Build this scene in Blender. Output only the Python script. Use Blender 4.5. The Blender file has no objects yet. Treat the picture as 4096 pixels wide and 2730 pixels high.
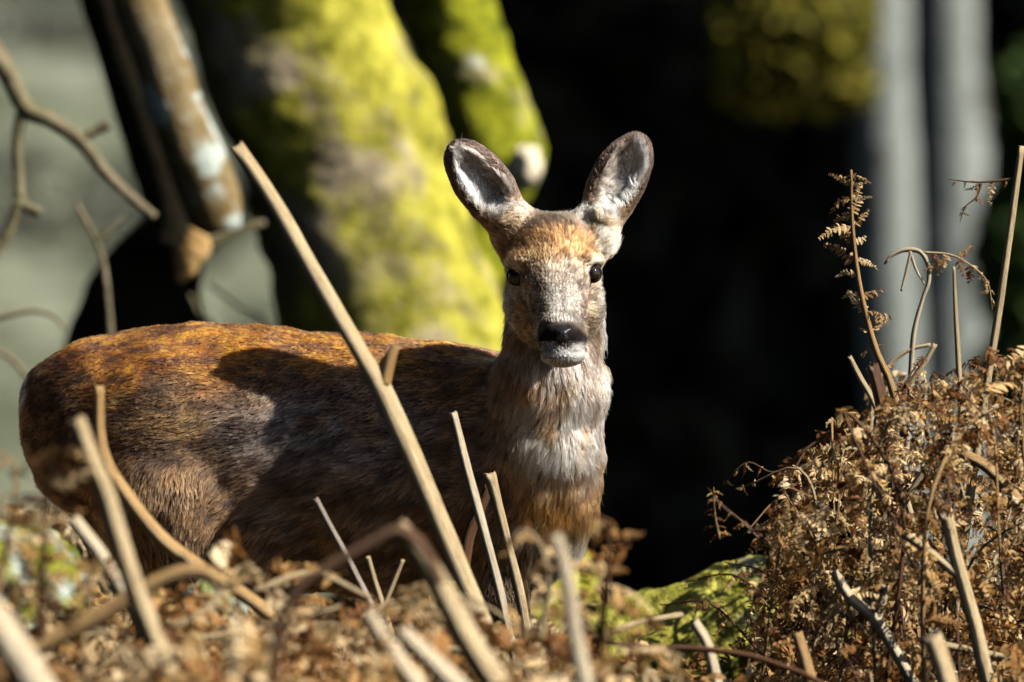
import bpy, math, random
import numpy as np

# ------------------------------------------------------------------ camera, sky, sun, exposure
scene = bpy.context.scene
COL = scene.collection
CAM_D, CAM_Z, LENS = 11.4, 0.72, 300.0          # metres to the deer, camera height, mm
cam_data = bpy.data.cameras.new("camera")
cam = bpy.data.objects.new("camera", cam_data); COL.objects.link(cam)
cam.location = (0.0, -CAM_D, CAM_Z)
cam.rotation_euler = (math.radians(90), 0, 0)
cam_data.lens = LENS; cam_data.sensor_width = 36.0
cam_data.clip_start = 0.1; cam_data.clip_end = 2000
cam_data.dof.use_dof = True
cam_data.dof.focus_distance = CAM_D - 0.20
cam_data.dof.aperture_fstop = 3.4
scene.camera = cam

SUN_DIR = np.array([0.71, -0.25, 0.66]); SUN_DIR /= np.linalg.norm(SUN_DIR)
SUN_EL = math.asin(SUN_DIR[2])
world = bpy.data.worlds.new("World"); scene.world = world; world.use_nodes = True
wn = world.node_tree.nodes; wl = world.node_tree.links
sky = wn.new("ShaderNodeTexSky"); sky.sky_type = 'NISHITA'; sky.sun_disc = False
sky.sun_elevation = SUN_EL
sky.sun_rotation = math.atan2(SUN_DIR[0], SUN_DIR[1])
wl.new(sky.outputs[0], wn["Background"].inputs[0])
wn["Background"].inputs[1].default_value = 0.05
sun_d = bpy.data.lights.new("sun", 'SUN'); sun_d.energy = 5.0; sun_d.angle = math.radians(0.53)
sun_d.color = (1.0, 0.93, 0.82)
sun = bpy.data.objects.new("sun", sun_d); COL.objects.link(sun)
from mathutils import Vector
sun.rotation_euler = Vector(SUN_DIR).to_track_quat('Z', 'Y').to_euler()
sun.location = (6, -3, 6)
scene.view_settings.view_transform = 'Standard'
scene.view_settings.look = 'None'
scene.view_settings.exposure = 1.1
scene.view_settings.gamma = 1.0
scene.render.engine = 'CYCLES'
scene.cycles.use_denoising = True
scene.cycles.max_bounces = 6
scene.cycles.diffuse_bounces = 0
scene.cycles.glossy_bounces = 3
scene.cycles.transmission_bounces = 5
scene.cycles.transparent_max_bounces = 6
scene.cycles.sample_clamp_indirect = 4.0
try:
    scene.cycles_curves.shape = 'RIBBONS'
except Exception:
    pass

# ------------------------------------------------------------------ helpers
S = 36.0 / LENS * CAM_D / 4096.0                 # metres per photograph pixel at the deer
def P(px, py, y=0.0):
    k = (CAM_D + y) / CAM_D
    return np.array([(px - 2048) * S * k, y, CAM_Z + (1365 - py) * S * k])
def MW(w, y=0.0):
    return w * S * (CAM_D + y) / CAM_D

def vhash(i, j, k, seed):
    h = (i.astype(np.int64) * 374761393 + j.astype(np.int64) * 668265263 + k.astype(np.int64) * 2147483647 + seed * 1274126177) & 0xffffffff
    h = ((h ^ (h >> 13)) * 1274126177) & 0xffffffff
    h = (h ^ (h >> 16)) & 0xffffffff
    return h.astype(np.float64) / 4294967295.0
def vnoise(p, freq, seed=0):
    q = np.asarray(p, float) * freq
    b = np.floor(q); f = q - b; f = f * f * (3 - 2 * f)
    b = b.astype(np.int64); r = 0
    for dx in (0, 1):
        wx = f[:, 0] if dx else 1 - f[:, 0]
        for dy in (0, 1):
            wy = f[:, 1] if dy else 1 - f[:, 1]
            for dz in (0, 1):
                wz = f[:, 2] if dz else 1 - f[:, 2]
                r = r + wx * wy * wz * vhash(b[:, 0] + dx, b[:, 1] + dy, b[:, 2] + dz, seed)
    return r
def fbm(p, freq, seed=0, octv=3):
    r = 0; a = 0.5; t = 0
    for o in range(octv):
        r = r + a * vnoise(p, freq * 2 ** o, seed + o * 17); t += a; a *= 0.5
    return r / t
def sstep(a, b, x):
    t = np.clip((x - a) / (b - a), 0, 1); return t * t * (3 - 2 * t)
def nrm(v):
    v = np.asarray(v, float); return v / (np.linalg.norm(v, axis=-1, keepdims=True) + 1e-12)

def mk_mesh(name, V, F, smooth=True, attrs=None):
    """F: list of face arrays, each (n,3) or (n,4)"""
    if not isinstance(F, (list, tuple)): F = [F]
    F = [np.asarray(f, np.int32) for f in F if len(f)]
    me = bpy.data.meshes.new(name)
    V = np.ascontiguousarray(V, np.float32)
    me.vertices.add(len(V)); me.vertices.foreach_set("co", V.ravel())
    loops = np.concatenate([f.ravel() for f in F])
    tot = np.concatenate([np.full(len(f), f.shape[1], np.int32) for f in F])
    st = np.concatenate([[0], np.cumsum(tot)[:-1]]).astype(np.int32)
    me.loops.add(len(loops)); me.loops.foreach_set("vertex_index", loops)
    me.polygons.add(len(tot)); me.polygons.foreach_set("loop_start", st)
    me.polygons.foreach_set("loop_total", tot)
    me.polygons.foreach_set("use_smooth", np.full(len(tot), smooth))
    me.update(calc_edges=True)
    for k, a in (attrs or {}).items():
        a = np.ascontiguousarray(a, np.float32)
        if a.ndim == 1:
            at = me.attributes.new(k, 'FLOAT', 'POINT'); at.data.foreach_set("value", a)
        elif a.shape[1] == 3:
            at = me.attributes.new(k, 'FLOAT_VECTOR', 'POINT'); at.data.foreach_set("vector", a.ravel())
        else:
            at = me.attributes.new(k, 'FLOAT_COLOR', 'POINT'); at.data.foreach_set("color", a.ravel())
    return me
def link(name, data, mat=None, parent=None):
    o = bpy.data.objects.new(name, data); COL.objects.link(o)
    if mat is not None and data is not None:
        if len(data.materials) == 0: data.materials.append(mat)
    if parent is not None: o.parent = parent
    return o
def tag(o, label=None, cat=None, group=None, kind=None):
    if label: o["label"] = label
    if cat: o["category"] = cat
    if group: o["group"] = group
    if kind: o["kind"] = kind
    return o
def empty(name, loc):
    o = bpy.data.objects.new(name, None); COL.objects.link(o); o.location = loc
    o.empty_display_size = 0.05
    return o

def smooth_path(pts, n):
    """Catmull-Rom through rows of pts (k, d) -> (n, d)"""
    pts = np.asarray(pts, float)
    if len(pts) == 2:
        t = np.linspace(0, 1, n)[:, None]; return pts[0] * (1 - t) + pts[1] * t
    p = np.vstack([2 * pts[0] - pts[1], pts, 2 * pts[-1] - pts[-2]])
    seg = np.linalg.norm(np.diff(pts[:, :3], axis=0), axis=1); cum = np.concatenate([[0], np.cumsum(seg)])
    out = []
    for s in np.linspace(0, cum[-1], n):
        i = min(np.searchsorted(cum, s, side='right') - 1, len(seg) - 1)
        t = (s - cum[i]) / max(seg[i], 1e-9)
        a, b, c, d = p[i], p[i + 1], p[i + 2], p[i + 3]
        out.append(0.5 * ((2 * b) + (-a + c) * t + (2 * a - 5 * b + 4 * c - d) * t * t + (-a + 3 * b - 3 * c + d) * t ** 3))
    return np.array(out)
def tube(path, rad, sides=10, ridges=0.0, seed=0, ragged=0.0, cap=True, rough=0.0, rfreq=8.0):
    """path (n,3), rad (n,) -> V, [quads, tris], pc attribute (cos, sin, along)"""
    path = np.asarray(path, float); n = len(path)
    rad = np.broadcast_to(np.asarray(rad, float), (n,))
    T = nrm(np.gradient(path, axis=0))
    up = np.array([0, 0, 1.0]) if abs(T[0, 2]) < 0.9 else np.array([1.0, 0, 0])
    N = np.zeros_like(path); N[0] = nrm(np.cross(T[0], up))
    for i in range(1, n):
        v = N[i - 1] - T[i] * np.dot(N[i - 1], T[i]); N[i] = nrm(v)
    B = np.cross(T, N)
    th = np.linspace(0, 2 * math.pi, sides, endpoint=False)
    rr = np.random.default_rng(seed)
    prof = 1 + ridges * rr.uniform(-1, 1, sides)
    c = np.cos(th); s_ = np.sin(th)
    R = rad[:, None] * prof[None, :]
    V = path[:, None, :] + R[..., None] * (c[None, :, None] * N[:, None, :] + s_[None, :, None] * B[:, None, :])
    along = np.concatenate([[0], np.cumsum(np.linalg.norm(np.diff(path, axis=0), axis=1))])
    if ragged:
        V[0] -= T[0] * (rr.uniform(0, ragged, sides))[:, None]
    pc = np.stack([np.tile(c, (n, 1)), np.tile(s_, (n, 1)), np.tile(along[:, None], (1, sides))], -1).reshape(-1, 3)
    V = V.reshape(-1, 3)
    if rough:
        ctr = np.repeat(path, sides, axis=0); dv = nrm(V - ctr)
        amp = (fbm(V, rfreq, seed, 4) - 0.5) * 2 * rough
        V = V + dv * (amp * np.repeat(rad, sides))[:, None]
    i = np.arange(n - 1)[:, None] * sides; j = np.arange(sides)[None, :]; j2 = (j + 1) % sides
    Q = np.stack([i + j, i + j2, i + sides + j2, i + sides + j], -1).reshape(-1, 4)
    Fs = [Q]
    if cap:
        e0 = len(V); V = np.vstack([V, path[0] + T[0] * (0.3 * rad[0] if ragged else 0), path[-1]])
        pc = np.vstack([pc, [0, 0, 0], [0, 0, along[-1]]])
        jj = np.arange(sides); j3 = (jj + 1) % sides
        Fs.append(np.stack([np.full(sides, e0), j3, jj], -1))
        Fs.append(np.stack([np.full(sides, e0 + 1), (n - 1) * sides + jj, (n - 1) * sides + j3], -1))
    return V, Fs, pc
class MB:
    """collects several tubes/patches into one mesh"""
    def __init__(s): s.V = []; s.F = {3: [], 4: []}; s.A = []; s.n = 0
    def add(s, V, Fs, pc=None):
        for f in Fs:
            f = np.asarray(f)
            if len(f): s.F[f.shape[1]].append(f + s.n)
        s.V.append(V); s.n += len(V)
        s.A.append(pc if pc is not None else np.zeros((len(V), 3)))
    def mesh(s, name, smooth=True, aname="pc"):
        Fs = [np.concatenate(s.F[k]) for k in (3, 4) if s.F[k]]
        return mk_mesh(name, np.concatenate(s.V), Fs, smooth, {aname: np.concatenate(s.A)})

# ------------------------------------------------------------------ materials
def new_mat(name):
    m = bpy.data.materials.new(name); m.use_nodes = True
    nt = m.node_tree; b = nt.nodes["Principled BSDF"]
    return m, nt, nt.nodes, nt.links, b
def n_noise(N, L, vec, scale, detail=4.0, rough=0.55, dist=0.0):
    n = N.new("ShaderNodeTexNoise"); n.inputs["Scale"].default_value = scale
    n.inputs["Detail"].default_value = detail; n.inputs["Roughness"].default_value = rough
    n.inputs["Distortion"].default_value = dist
    if vec is not None: L.new(vec, n.inputs["Vector"])
    return n
def n_ramp(N, L, fac, stops):
    r = N.new("ShaderNodeValToRGB"); e = r.color_ramp.elements
    while len(e) < len(stops): e.new(0.5)
    for i, (p, c) in enumerate(stops):
        e[i].position = p; e[i].color = (*c, 1)
    L.new(fac, r.inputs[0]); return r
def n_mix(N, L, fac, a, b):
    m = N.new("ShaderNodeMix"); m.data_type = 'RGBA'
    if hasattr(fac, "links"): L.new(fac, m.inputs[0])
    else: m.inputs[0].default_value = fac
    for s, v in ((6, a), (7, b)):
        if hasattr(v, "links"): L.new(v, m.inputs[s])
        else: m.inputs[s].default_value = (*v, 1)
    return m.outputs[2]
def n_attr(N, name):
    a = N.new("ShaderNodeAttribute"); a.attribute_name = name; return a
def n_map(N, L, vec, scale):
    m = N.new("ShaderNodeMapping"); m.inputs["Scale"].default_value = scale; L.new(vec, m.inputs[0]); return m.outputs[0]
def n_bump(N, L, h, strength, dist, b):
    bp = N.new("ShaderNodeBump"); bp.inputs["Strength"].default_value = strength; bp.inputs["Distance"].default_value = dist
    L.new(h, bp.inputs["Height"]); L.new(bp.outputs[0], b.inputs["Normal"]); return bp
def objco(N):
    return N.new("ShaderNodeTexCoord").outputs["Object"]

def mat_stalk(name, c0, c1, c2, rough=0.55):
    m, nt, N, L, b = new_mat(name)
    pc = n_attr(N, "pc")
    st = n_noise(N, L, n_map(N, L, pc.outputs["Vector"], (8.0, 8.0, 4.0)), 1.5, 5, 0.7)
    bl = n_noise(N, L, n_map(N, L, pc.outputs["Vector"], (1.2, 1.2, 30.0)), 1.0, 5, 0.65)
    r = n_ramp(N, L, st.outputs[0], [(0.36, c0), (0.50, c1), (0.64, c2)])
    col = n_mix(N, L, n_ramp(N, L, bl.outputs[0], [(0.5, (0, 0, 0)), (0.72, (0.7, 0.7, 0.7))]).outputs[0], r.outputs[0], c0)
    L.new(col, b.inputs["Base Color"]); b.inputs["Roughness"].default_value = rough
    b.inputs["Specular IOR Level"].default_value = 0.35
    n_bump(N, L, st.outputs[0], 0.9, 0.006, b)
    return m
M_STRAW = mat_stalk("straw_stalk", (0.33, 0.21, 0.095), (0.60, 0.455, 0.245), (0.80, 0.68, 0.45))
M_PALE = mat_stalk("bleached_stalk", (0.42, 0.30, 0.17), (0.68, 0.57, 0.39), (0.84, 0.76, 0.60))
M_GOLD = mat_stalk("golden_stalk", (0.26, 0.13, 0.04), (0.48, 0.29, 0.11), (0.64, 0.43, 0.19))
M_RUST = mat_stalk("rust_stalk", (0.05, 0.02, 0.008), (0.12, 0.05, 0.018), (0.22, 0.10, 0.038), 0.85)
M_DARKST = mat_stalk("dark_stalk", (0.05, 0.022, 0.01), (0.13, 0.06, 0.025), (0.24, 0.12, 0.05))
M_GREYST = mat_stalk("grey_stalk", (0.22, 0.17, 0.13), (0.38, 0.31, 0.25), (0.52, 0.45, 0.38))

def mat_leaf(name, stops, transl=0.3, rough=0.7, attr="tint"):
    m, nt, N, L, b = new_mat(name)
    at = n_attr(N, attr); oi = N.new("ShaderNodeObjectInfo")
    ad = N.new("ShaderNodeMath"); ad.operation = 'ADD'; L.new(at.outputs["Fac"], ad.inputs[0]); L.new(oi.outputs["Random"], ad.inputs[1])
    fr = N.new("ShaderNodeMath"); fr.operation = 'FRACT'; L.new(ad.outputs[0], fr.inputs[0])
    nz = n_noise(N, L, objco(N), 90.0, 3, 0.6)
    mx = N.new("ShaderNodeMath"); mx.operation = 'MULTIPLY_ADD'; L.new(nz.outputs[0], mx.inputs[0]); mx.inputs[1].default_value = 0.5
    L.new(fr.outputs[0], mx.inputs[2])
    sb = N.new("ShaderNodeMath"); sb.operation = 'SUBTRACT'; L.new(mx.outputs[0], sb.inputs[0]); sb.inputs[1].default_value = 0.25
    r = n_ramp(N, L, sb.outputs[0], stops)
    L.new(r.outputs[0], b.inputs["Base Color"]); b.inputs["Roughness"].default_value = rough
    b.inputs["Specular IOR Level"].default_value = 0.3
    t = N.new("ShaderNodeBsdfTranslucent"); L.new(r.outputs[0], t.inputs[0])
    ms = N.new("ShaderNodeMixShader"); ms.inputs[0].default_value = transl
    L.new(b.outputs[0], ms.inputs[1]); L.new(t.outputs[0], ms.inputs[2])
    L.new(ms.outputs[0], nt.nodes["Material Output"].inputs[0])
    return m
M_BRACKEN = mat_leaf("dry_bracken", [(0.0, (0.055, 0.022, 0.009)), (0.3, (0.22, 0.095, 0.025)), (0.62, (0.50, 0.30, 0.105)), (1.0, (0.80, 0.60, 0.33))], 0.4)
M_LITTER = mat_leaf("bracken_litter", [(0.0, (0.15, 0.055, 0.016)), (0.3, (0.33, 0.16, 0.045)), (0.6, (0.57, 0.37, 0.15)), (1.0, (0.82, 0.66, 0.42))], 0.42)

def mat_moss_bark(name, moss0, moss1, bark0, bark1, cover=0.5, scale=7.0, lichen=None, lscale=4.0, lcut=0.62):
    m, nt, N, L, b = new_mat(name)
    oc = objco(N)
    big = n_noise(N, L, oc, scale, 5, 0.6, 0.6)
    fine = n_noise(N, L, oc, 95.0, 4, 0.65)
    mid = n_noise(N, L, oc, 22.0, 4, 0.6)
    barkc = n_ramp(N, L, mid.outputs[0], [(0.3, bark0), (0.7, bark1)])
    mossc = n_ramp(N, L, mid.outputs[0], [(0.3, moss0), (0.68, moss1)])
    cut = n_ramp(N, L, big.outputs[0], [(cover - 0.07, (1, 1, 1)), (cover + 0.10, (0, 0, 0))])
    col = n_mix(N, L, cut.outputs[0], barkc.outputs[0], mossc.outputs[0])
    if lichen:
        ln = n_noise(N, L, oc, lscale, 3, 0.5, 0.3)
        lc = n_ramp(N, L, ln.outputs[0], [(lcut, (0, 0, 0)), (lcut + 0.05, (1, 1, 1))])
        col = n_mix(N, L, lc.outputs[0], col, lichen)
    L.new(col, b.inputs["Base Color"]); b.inputs["Roughness"].default_value = 0.95
    b.inputs["Specular IOR Level"].default_value = 0.1
    n_bump(N, L, fine.outputs[0], 0.7, 0.012, b)
    return m
M_MOSS = mat_moss_bark("mossy_bark", (0.10, 0.10, 0.006), (0.44, 0.41, 0.06), (0.14, 0.11, 0.065), (0.40, 0.34, 0.23), 0.53, 7.5)
M_MOSS2 = mat_moss_bark("bright_mossy_bark", (0.035, 0.05, 0.003), (0.32, 0.33, 0.02), (0.25, 0.19, 0.12), (0.4, 0.34, 0.24), 0.60, 5.0, (0.60, 0.66, 0.58), 5.0, 0.63)
M_LIMB = mat_moss_bark("lichen_bark", (0.12, 0.085, 0.03), (0.20, 0.14, 0.06), (0.16, 0.12, 0.06), (0.28, 0.23, 0.14), 0.5, 9.0, (0.38, 0.43, 0.39), 11.0, 0.555)
M_MOSSLOG = mat_moss_bark("mossy_log", (0.17, 0.165, 0.014), (0.50, 0.48, 0.10), (0.30, 0.29, 0.20), (0.50, 0.49, 0.40), 0.60, 9.0)
M_ROCK = mat_moss_bark("lichen_rock", (0.06, 0.08, 0.006), (0.22, 0.22, 0.03), (0.10, 0.12, 0.11), (0.46, 0.52, 0.50), 0.52, 16.0)
M_DARKWOOD = mat_moss_bark("shaded_rotten_wood", (0.012, 0.010, 0.006), (0.02, 0.017, 0.010), (0.012, 0.009, 0.006), (0.022, 0.017, 0.011), 0.5, 8.0)  # albedo taken down to near black, putting shade into the colour
M_BIRCH = mat_moss_bark("birch_bark", (0.14, 0.16, 0.15), (0.28, 0.31, 0.295), (0.22, 0.25, 0.235), (0.33, 0.36, 0.345), 0.5, 4.0, (0.10, 0.10, 0.09), 3.6, 0.60)
M_TWIG = mat_moss_bark("twig_bark", (0.10, 0.09, 0.05), (0.18, 0.16, 0.09), (0.14, 0.11, 0.07), (0.24, 0.2, 0.14), 0.5, 12.0)
def mat_plain(name, c0, c1, scale, rough=0.9, bump=0.0):
    m, nt, N, L, b = new_mat(name)
    nz = n_noise(N, L, objco(N), scale, 5, 0.6)
    r = n_ramp(N, L, nz.outputs[0], [(0.3, c0), (0.7, c1)])
    L.new(r.outputs[0], b.inputs["Base Color"]); b.inputs["Roughness"].default_value = rough
    b.inputs["Specular IOR Level"].default_value = 0.2
    if bump: n_bump(N, L, nz.outputs[0], 0.6, bump, b)
    return m
M_HEART = mat_plain("broken_heartwood", (0.30, 0.16, 0.05), (0.60, 0.40, 0.17), 30, 0.8, 0.004)
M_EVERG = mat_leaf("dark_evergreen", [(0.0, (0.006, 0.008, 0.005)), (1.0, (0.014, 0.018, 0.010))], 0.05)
M_OLIVE = mat_leaf("olive_leaves", [(0.0, (0.14, 0.13, 0.016)), (0.5, (0.26, 0.24, 0.035)), (1.0, (0.38, 0.34, 0.06))], 0.5)
M_GREEN = mat_leaf("green_leaves", [(0.0, (0.02, 0.05, 0.008)), (0.5, (0.04, 0.085, 0.012)), (1.0, (0.07, 0.11, 0.02))], 0.3)

# ground: brown leaf mould near, dull grass on the far bank
m, nt, N, L, b = new_mat("woodland_ground"); M_GROUND = m
oc = objco(N)
g1 = n_noise(N, L, oc, 14.0, 6, 0.65); g2 = n_noise(N, L, oc, 1.1, 5, 0.6, 0.8); g3 = n_noise(N, L, oc, 5.0, 5, 0.6)
near = n_ramp(N, L, g1.outputs[0], [(0.3, (0.035, 0.018, 0.008)), (0.7, (0.12, 0.07, 0.03))])
far0 = n_ramp(N, L, g2.outputs[0], [(0.36, (0.04, 0.045, 0.03)), (0.5, (0.15, 0.16, 0.115)), (0.62, (0.30, 0.31, 0.25))])
far1 = n_ramp(N, L, g3.outputs[0], [(0.35, (0.045, 0.05, 0.03)), (0.65, (0.20, 0.20, 0.15))])
far = n_mix(N, L, 0.35, far0.outputs[0], far1.outputs[0]); far = n_mix(N, L, 0.25, far, (0.06, 0.085, 0.035))
sx = N.new("ShaderNodeSeparateXYZ"); L.new(oc, sx.inputs[0])
mr = N.new("ShaderNodeMapRange"); mr.inputs[1].default_value = 6; mr.inputs[2].default_value = 10; L.new(sx.outputs[1], mr.inputs[0])
L.new(n_mix(N, L, mr.outputs[0], near.outputs[0], far), b.inputs["Base Color"]); b.inputs["Roughness"].default_value = 0.95
b.inputs["Specular IOR Level"].default_value = 0.1
n_bump(N, L, g1.outputs[0], 0.8, 0.02, b)

# ------------------------------------------------------------------ ground
def H(x, y):
    x = np.asarray(x, float); y = np.asarray(y, float)
    low = 1 - 0.75 * sstep(.05, .35, x)
    crest = 0.24 * low * np.exp(-((y + 1.4) / 1.0) ** 2)
    front = np.where(y < -1.4, 0.24 * low - 0.12 * (-1.4 - y), crest)
    front = np.maximum(front, -0.9)
    mound = 0.32 * np.exp(-((x - 0.80) / 0.42) ** 2 - ((y - 0.05) / 0.6) ** 2)
    back = -0.28 * np.clip(y - 1.2, 0, 3.4) + 0.36 * np.exp(-((y - 1.0) / .35) ** 2) * sstep(.30, .05, x)
    hill = np.where(y > 22, 0.30 * (y - 22), 0.0)
    p = np.stack([x.ravel(), y.ravel(), np.zeros(x.size)], -1)
    nz = (fbm(p, 1.7, 5, 3) - 0.5).reshape(x.shape) * 0.10 + (fbm(p, 0.35, 9, 3) - 0.5).reshape(x.shape) * np.clip((y - 20) / 6, 0, 1) * 0.9
    return front + mound + back + hill + nz
u = np.linspace(-1, 1, 221); gx = np.sinh(u * 4.6) / math.sinh(4.6) * 120
v = np.linspace(0, 1, 261); gy = -16 + np.where(v < 0.62, v / 0.62 * 19.0, 19.0 + (np.exp((v - 0.62) / 0.38 * 3.6) - 1) / (math.exp(3.6) - 1) * 180)
GX, GY = np.meshgrid(gx, gy, indexing='ij'); GZ = H(GX, GY)
V = np.stack([GX, GY, GZ], -1).reshape(-1, 3)
nu, nv = len(gx), len(gy)
i, j = np.meshgrid(np.arange(nu - 1), np.arange(nv - 1), indexing='ij')
Q = np.stack([i * nv + j, (i + 1) * nv + j, (i + 1) * nv + j + 1, i * nv + j + 1], -1).reshape(-1, 4)
g = link("ground", mk_mesh("ground", V, Q), M_GROUND); tag(g, "brown leaf mould rising to a dull grassy bank", kind="structure")

# ------------------------------------------------------------------ leaf scatter
def leaf_cloud(name, pts, size, rng, mat, parent=None, asp=0.55):
    n = len(pts)
    a = nrm(rng.normal(size=(n, 3))); t = nrm(np.cross(a, rng.normal(size=(n, 3))))
    s = size * rng.uniform(0.6, 1.4, n)[:, None]
    V = np.stack([pts - a * s, pts + t * s * asp * 0.9, pts + a * s, pts - t * s * asp * 0.9], 1)
    bend = np.cross(a, t) * s * 0.25
    V[:, 1] += bend; V[:, 3] += bend
    F = np.arange(n * 4).reshape(-1, 4)
    F = np.concatenate([F[:, [0, 1, 2]], F[:, [0, 2, 3]]])
    me = mk_mesh(name, V.reshape(-1, 3), F, False, {"tint": np.repeat(rng.uniform(0, 1, n), 4)})
    return link(name, me, mat, parent)

# dark conifer wood, one mass behind, run on unseen to the right for shade
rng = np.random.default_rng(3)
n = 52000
x = rng.uniform(-0.45, 9.0, n); fy = np.where(x > 1.9, 13.2 - 0.62 * (x - 1.9), 13.2)  # unseen right end drawn forward to keep sun off the front
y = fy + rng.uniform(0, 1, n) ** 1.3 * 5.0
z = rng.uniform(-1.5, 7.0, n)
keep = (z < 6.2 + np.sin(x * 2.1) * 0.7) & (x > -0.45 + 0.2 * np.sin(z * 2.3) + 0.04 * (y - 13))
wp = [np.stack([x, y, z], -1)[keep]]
n = 38000                                        # unseen boughs overhead, trees left and behind, added to shut out sky light
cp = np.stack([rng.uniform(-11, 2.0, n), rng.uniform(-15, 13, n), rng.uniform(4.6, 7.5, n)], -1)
wp.append(cp[~((np.abs(cp[:, 0] - .3) < 2.2) & (np.abs(cp[:, 1] + 5.0) < 4.0))])  # opening left so sky lights the deer and shows in its eyes
n = 16000  # unseen side and rear trees, also added to block sky
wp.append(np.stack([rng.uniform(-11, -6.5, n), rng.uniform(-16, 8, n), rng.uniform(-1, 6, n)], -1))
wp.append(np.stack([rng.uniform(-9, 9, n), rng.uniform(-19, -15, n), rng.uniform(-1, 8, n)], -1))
w = leaf_cloud("conifer_wood_and_sky_screen", np.concatenate(wp), 0.17, rng, M_EVERG, asp=0.6)
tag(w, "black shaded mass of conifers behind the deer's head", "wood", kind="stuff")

# ------------------------------------------------------------------ trees
def px_path(pts, y, n, extra_top=None):
    """pts rows (px, py, width_px[, dy]) -> path (n,3), rad (n,)"""
    rows = []
    for p in pts:
        yy = y + (p[3] if len(p) > 3 else 0)
        c = P(p[0], p[1], yy); rows.append([*c, MW(p[2], yy) / 2])
    if extra_top is not None: rows = [list(r) for r in extra_top] + rows
    a = smooth_path(rows, n); return a[:, :3], a[:, 3]
def to_ground(path, rad, steps=6, flare=1.0):
    """extend the end of a path down until it is under the ground"""
    d = nrm(path[-1] - path[-3]); d[2] = min(d[2], -0.5); d = nrm(d)
    p = path[-1].copy(); r = rad[-1]; P_ = [path]; R_ = [rad]; stp = 0.06; k = 0
    while p[2] > H(p[:1], p[1:2])[0] - 0.06 and k < 60:
        p = p + d * stp; r = r * (1 + 0.012 * flare); P_.append(p[None].copy()); R_.append([r]); k += 1
        d = nrm(d + np.array([0, 0, -0.04]))
    return np.concatenate(P_), np.concatenate(R_)
def limb(mb, a, d, L, r, rng, depth, seed):
    n = 7; pts = [np.array(a, float)]; d = nrm(d)
    for k in range(n):
        d = nrm(d + rng.normal(size=3) * 0.16 + np.array([0, 0, 0.05])); pts.append(pts[-1] + d * L / n)
    pts = np.array(pts); rad = r * np.linspace(1, 0.35, n + 1)
    V, F, pc = tube(pts, rad, 7, seed=seed); mb.add(V, F, pc)
    if depth > 0:
        for q in range(3):
            k = rng.integers(2, n); limb(mb, pts[k], nrm(d + rng.normal(size=3) * 0.7), L * 0.55, rad[k] * 0.6, rng, depth - 1, seed + q + 1)

# big two-stemmed mossy tree
TY = 2.6
root = empty("mossy_tree", (*P(1600, 1600, TY)[:2], H(P(1600, 1600, TY)[:1], np.array([TY]))[0]))
tag(root, "leaning two-stemmed tree thick with yellow-green moss behind the deer", "tree")
def trunk_part(name, pts, y, mat, parent, top, sides=56, rough=0.10, n=150, rf=9.0, seed=1, flare=1.0, cap=True):
    path, rad = px_path(pts, y, n); path, rad = to_ground(path, rad, flare=flare)
    d = nrm(path[0] - path[6]); tp = [path[0] + d * s for s in np.linspace(top, 0.08, 16)]
    path = np.concatenate([np.array(tp), path]); rad = np.concatenate([rad[0] * np.linspace(0.7, 1, 16), rad])
    V, F, pc = tube(path, rad, sides, rough=rough, rfreq=rf, seed=seed)
    me = mk_mesh(name, V - np.array(parent.location), F, True, {"pc": pc})
    o = link(name, me, mat, parent); return o, path, rad
def W3(v): return v
_, tp1, tr1 = trunk_part("stem", [(1075, -120, 800), (1118, 0, 800), (1250, 300, 815), (1370, 600, 825), (1450, 900, 840), (1560, 1280, 860), (1640, 1550, 930)], TY, M_MOSS, root, 2.6, flare=2.0, rough=.15, sides=72)
_, tp2, tr2 = trunk_part("stem", [(1755, -120, 340), (1785, 0, 350), (1880, 280, 360), (1955, 480, 380), (1975, 660, 380), (1900, 860, 330), (1850, 1100, 330), (1800, 1400, 340)], TY + 0.22, M_MOSS2, root, 2.4, seed=4, rough=0.22, rf=13)
mb = MB(); rl = np.random.default_rng(8)
for base, r0 in ((tp1, tr1), (tp2, tr2)):
    for q in range(6):
        k = rl.integers(0, 7); limb(mb, base[k] - np.array(root.location), np.array([rl.normal(), rl.normal(), 0.9]), rl.uniform(1.2, 2.2), r0[k] * 0.32, rl, 2, 50 + q)
link("crown", mb.mesh("crown"), M_TWIG, root)
# knot of pale wood on the thinner stem
def blob(name, c, r, mat, parent=None, seed=0, amp=0.25, freq=6.0, res=28, rot=0.0):
    th = np.linspace(0, math.pi, res); ph = np.linspace(0, 2 * math.pi, res * 2, endpoint=False)
    T_, F_ = np.meshgrid(th, ph, indexing='ij')
    d = np.stack([np.sin(T_) * np.cos(F_), np.sin(T_) * np.sin(F_), np.cos(T_)], -1).reshape(-1, 3)
    r = np.asarray(r, float)
    disp = 1 + amp * 2 * (fbm(d * 1.0 + seed * 3.1, freq / 3.0, seed, 4) - 0.5)
    V = d * r * disp[:, None]
    cs, sn = math.cos(rot), math.sin(rot)
    V = np.stack([V[:, 0] * cs - V[:, 2] * sn, V[:, 1], V[:, 0] * sn + V[:, 2] * cs], -1) + np.asarray(c)
    m_ = res * 2; ii, jj = np.meshgrid(np.arange(res - 1), np.arange(m_), indexing='ij'); j2 = (jj + 1) % m_
    Q = np.stack([ii * m_ + jj, ii * m_ + j2, (ii + 1) * m_ + j2, (ii + 1) * m_ + jj], -1).reshape(-1, 4)[:, ::-1]
    return link(name, mk_mesh(name, V, Q), mat, parent)
RL = np.array(root.location)
blob("knot", P(2095, 665, TY + 0.16) - RL, (0.030, 0.035, 0.036), mat_plain("pale_knot", (0.5, 0.42, 0.3), (0.72, 0.64, 0.5), 20), root, 3, 0.3)

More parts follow.
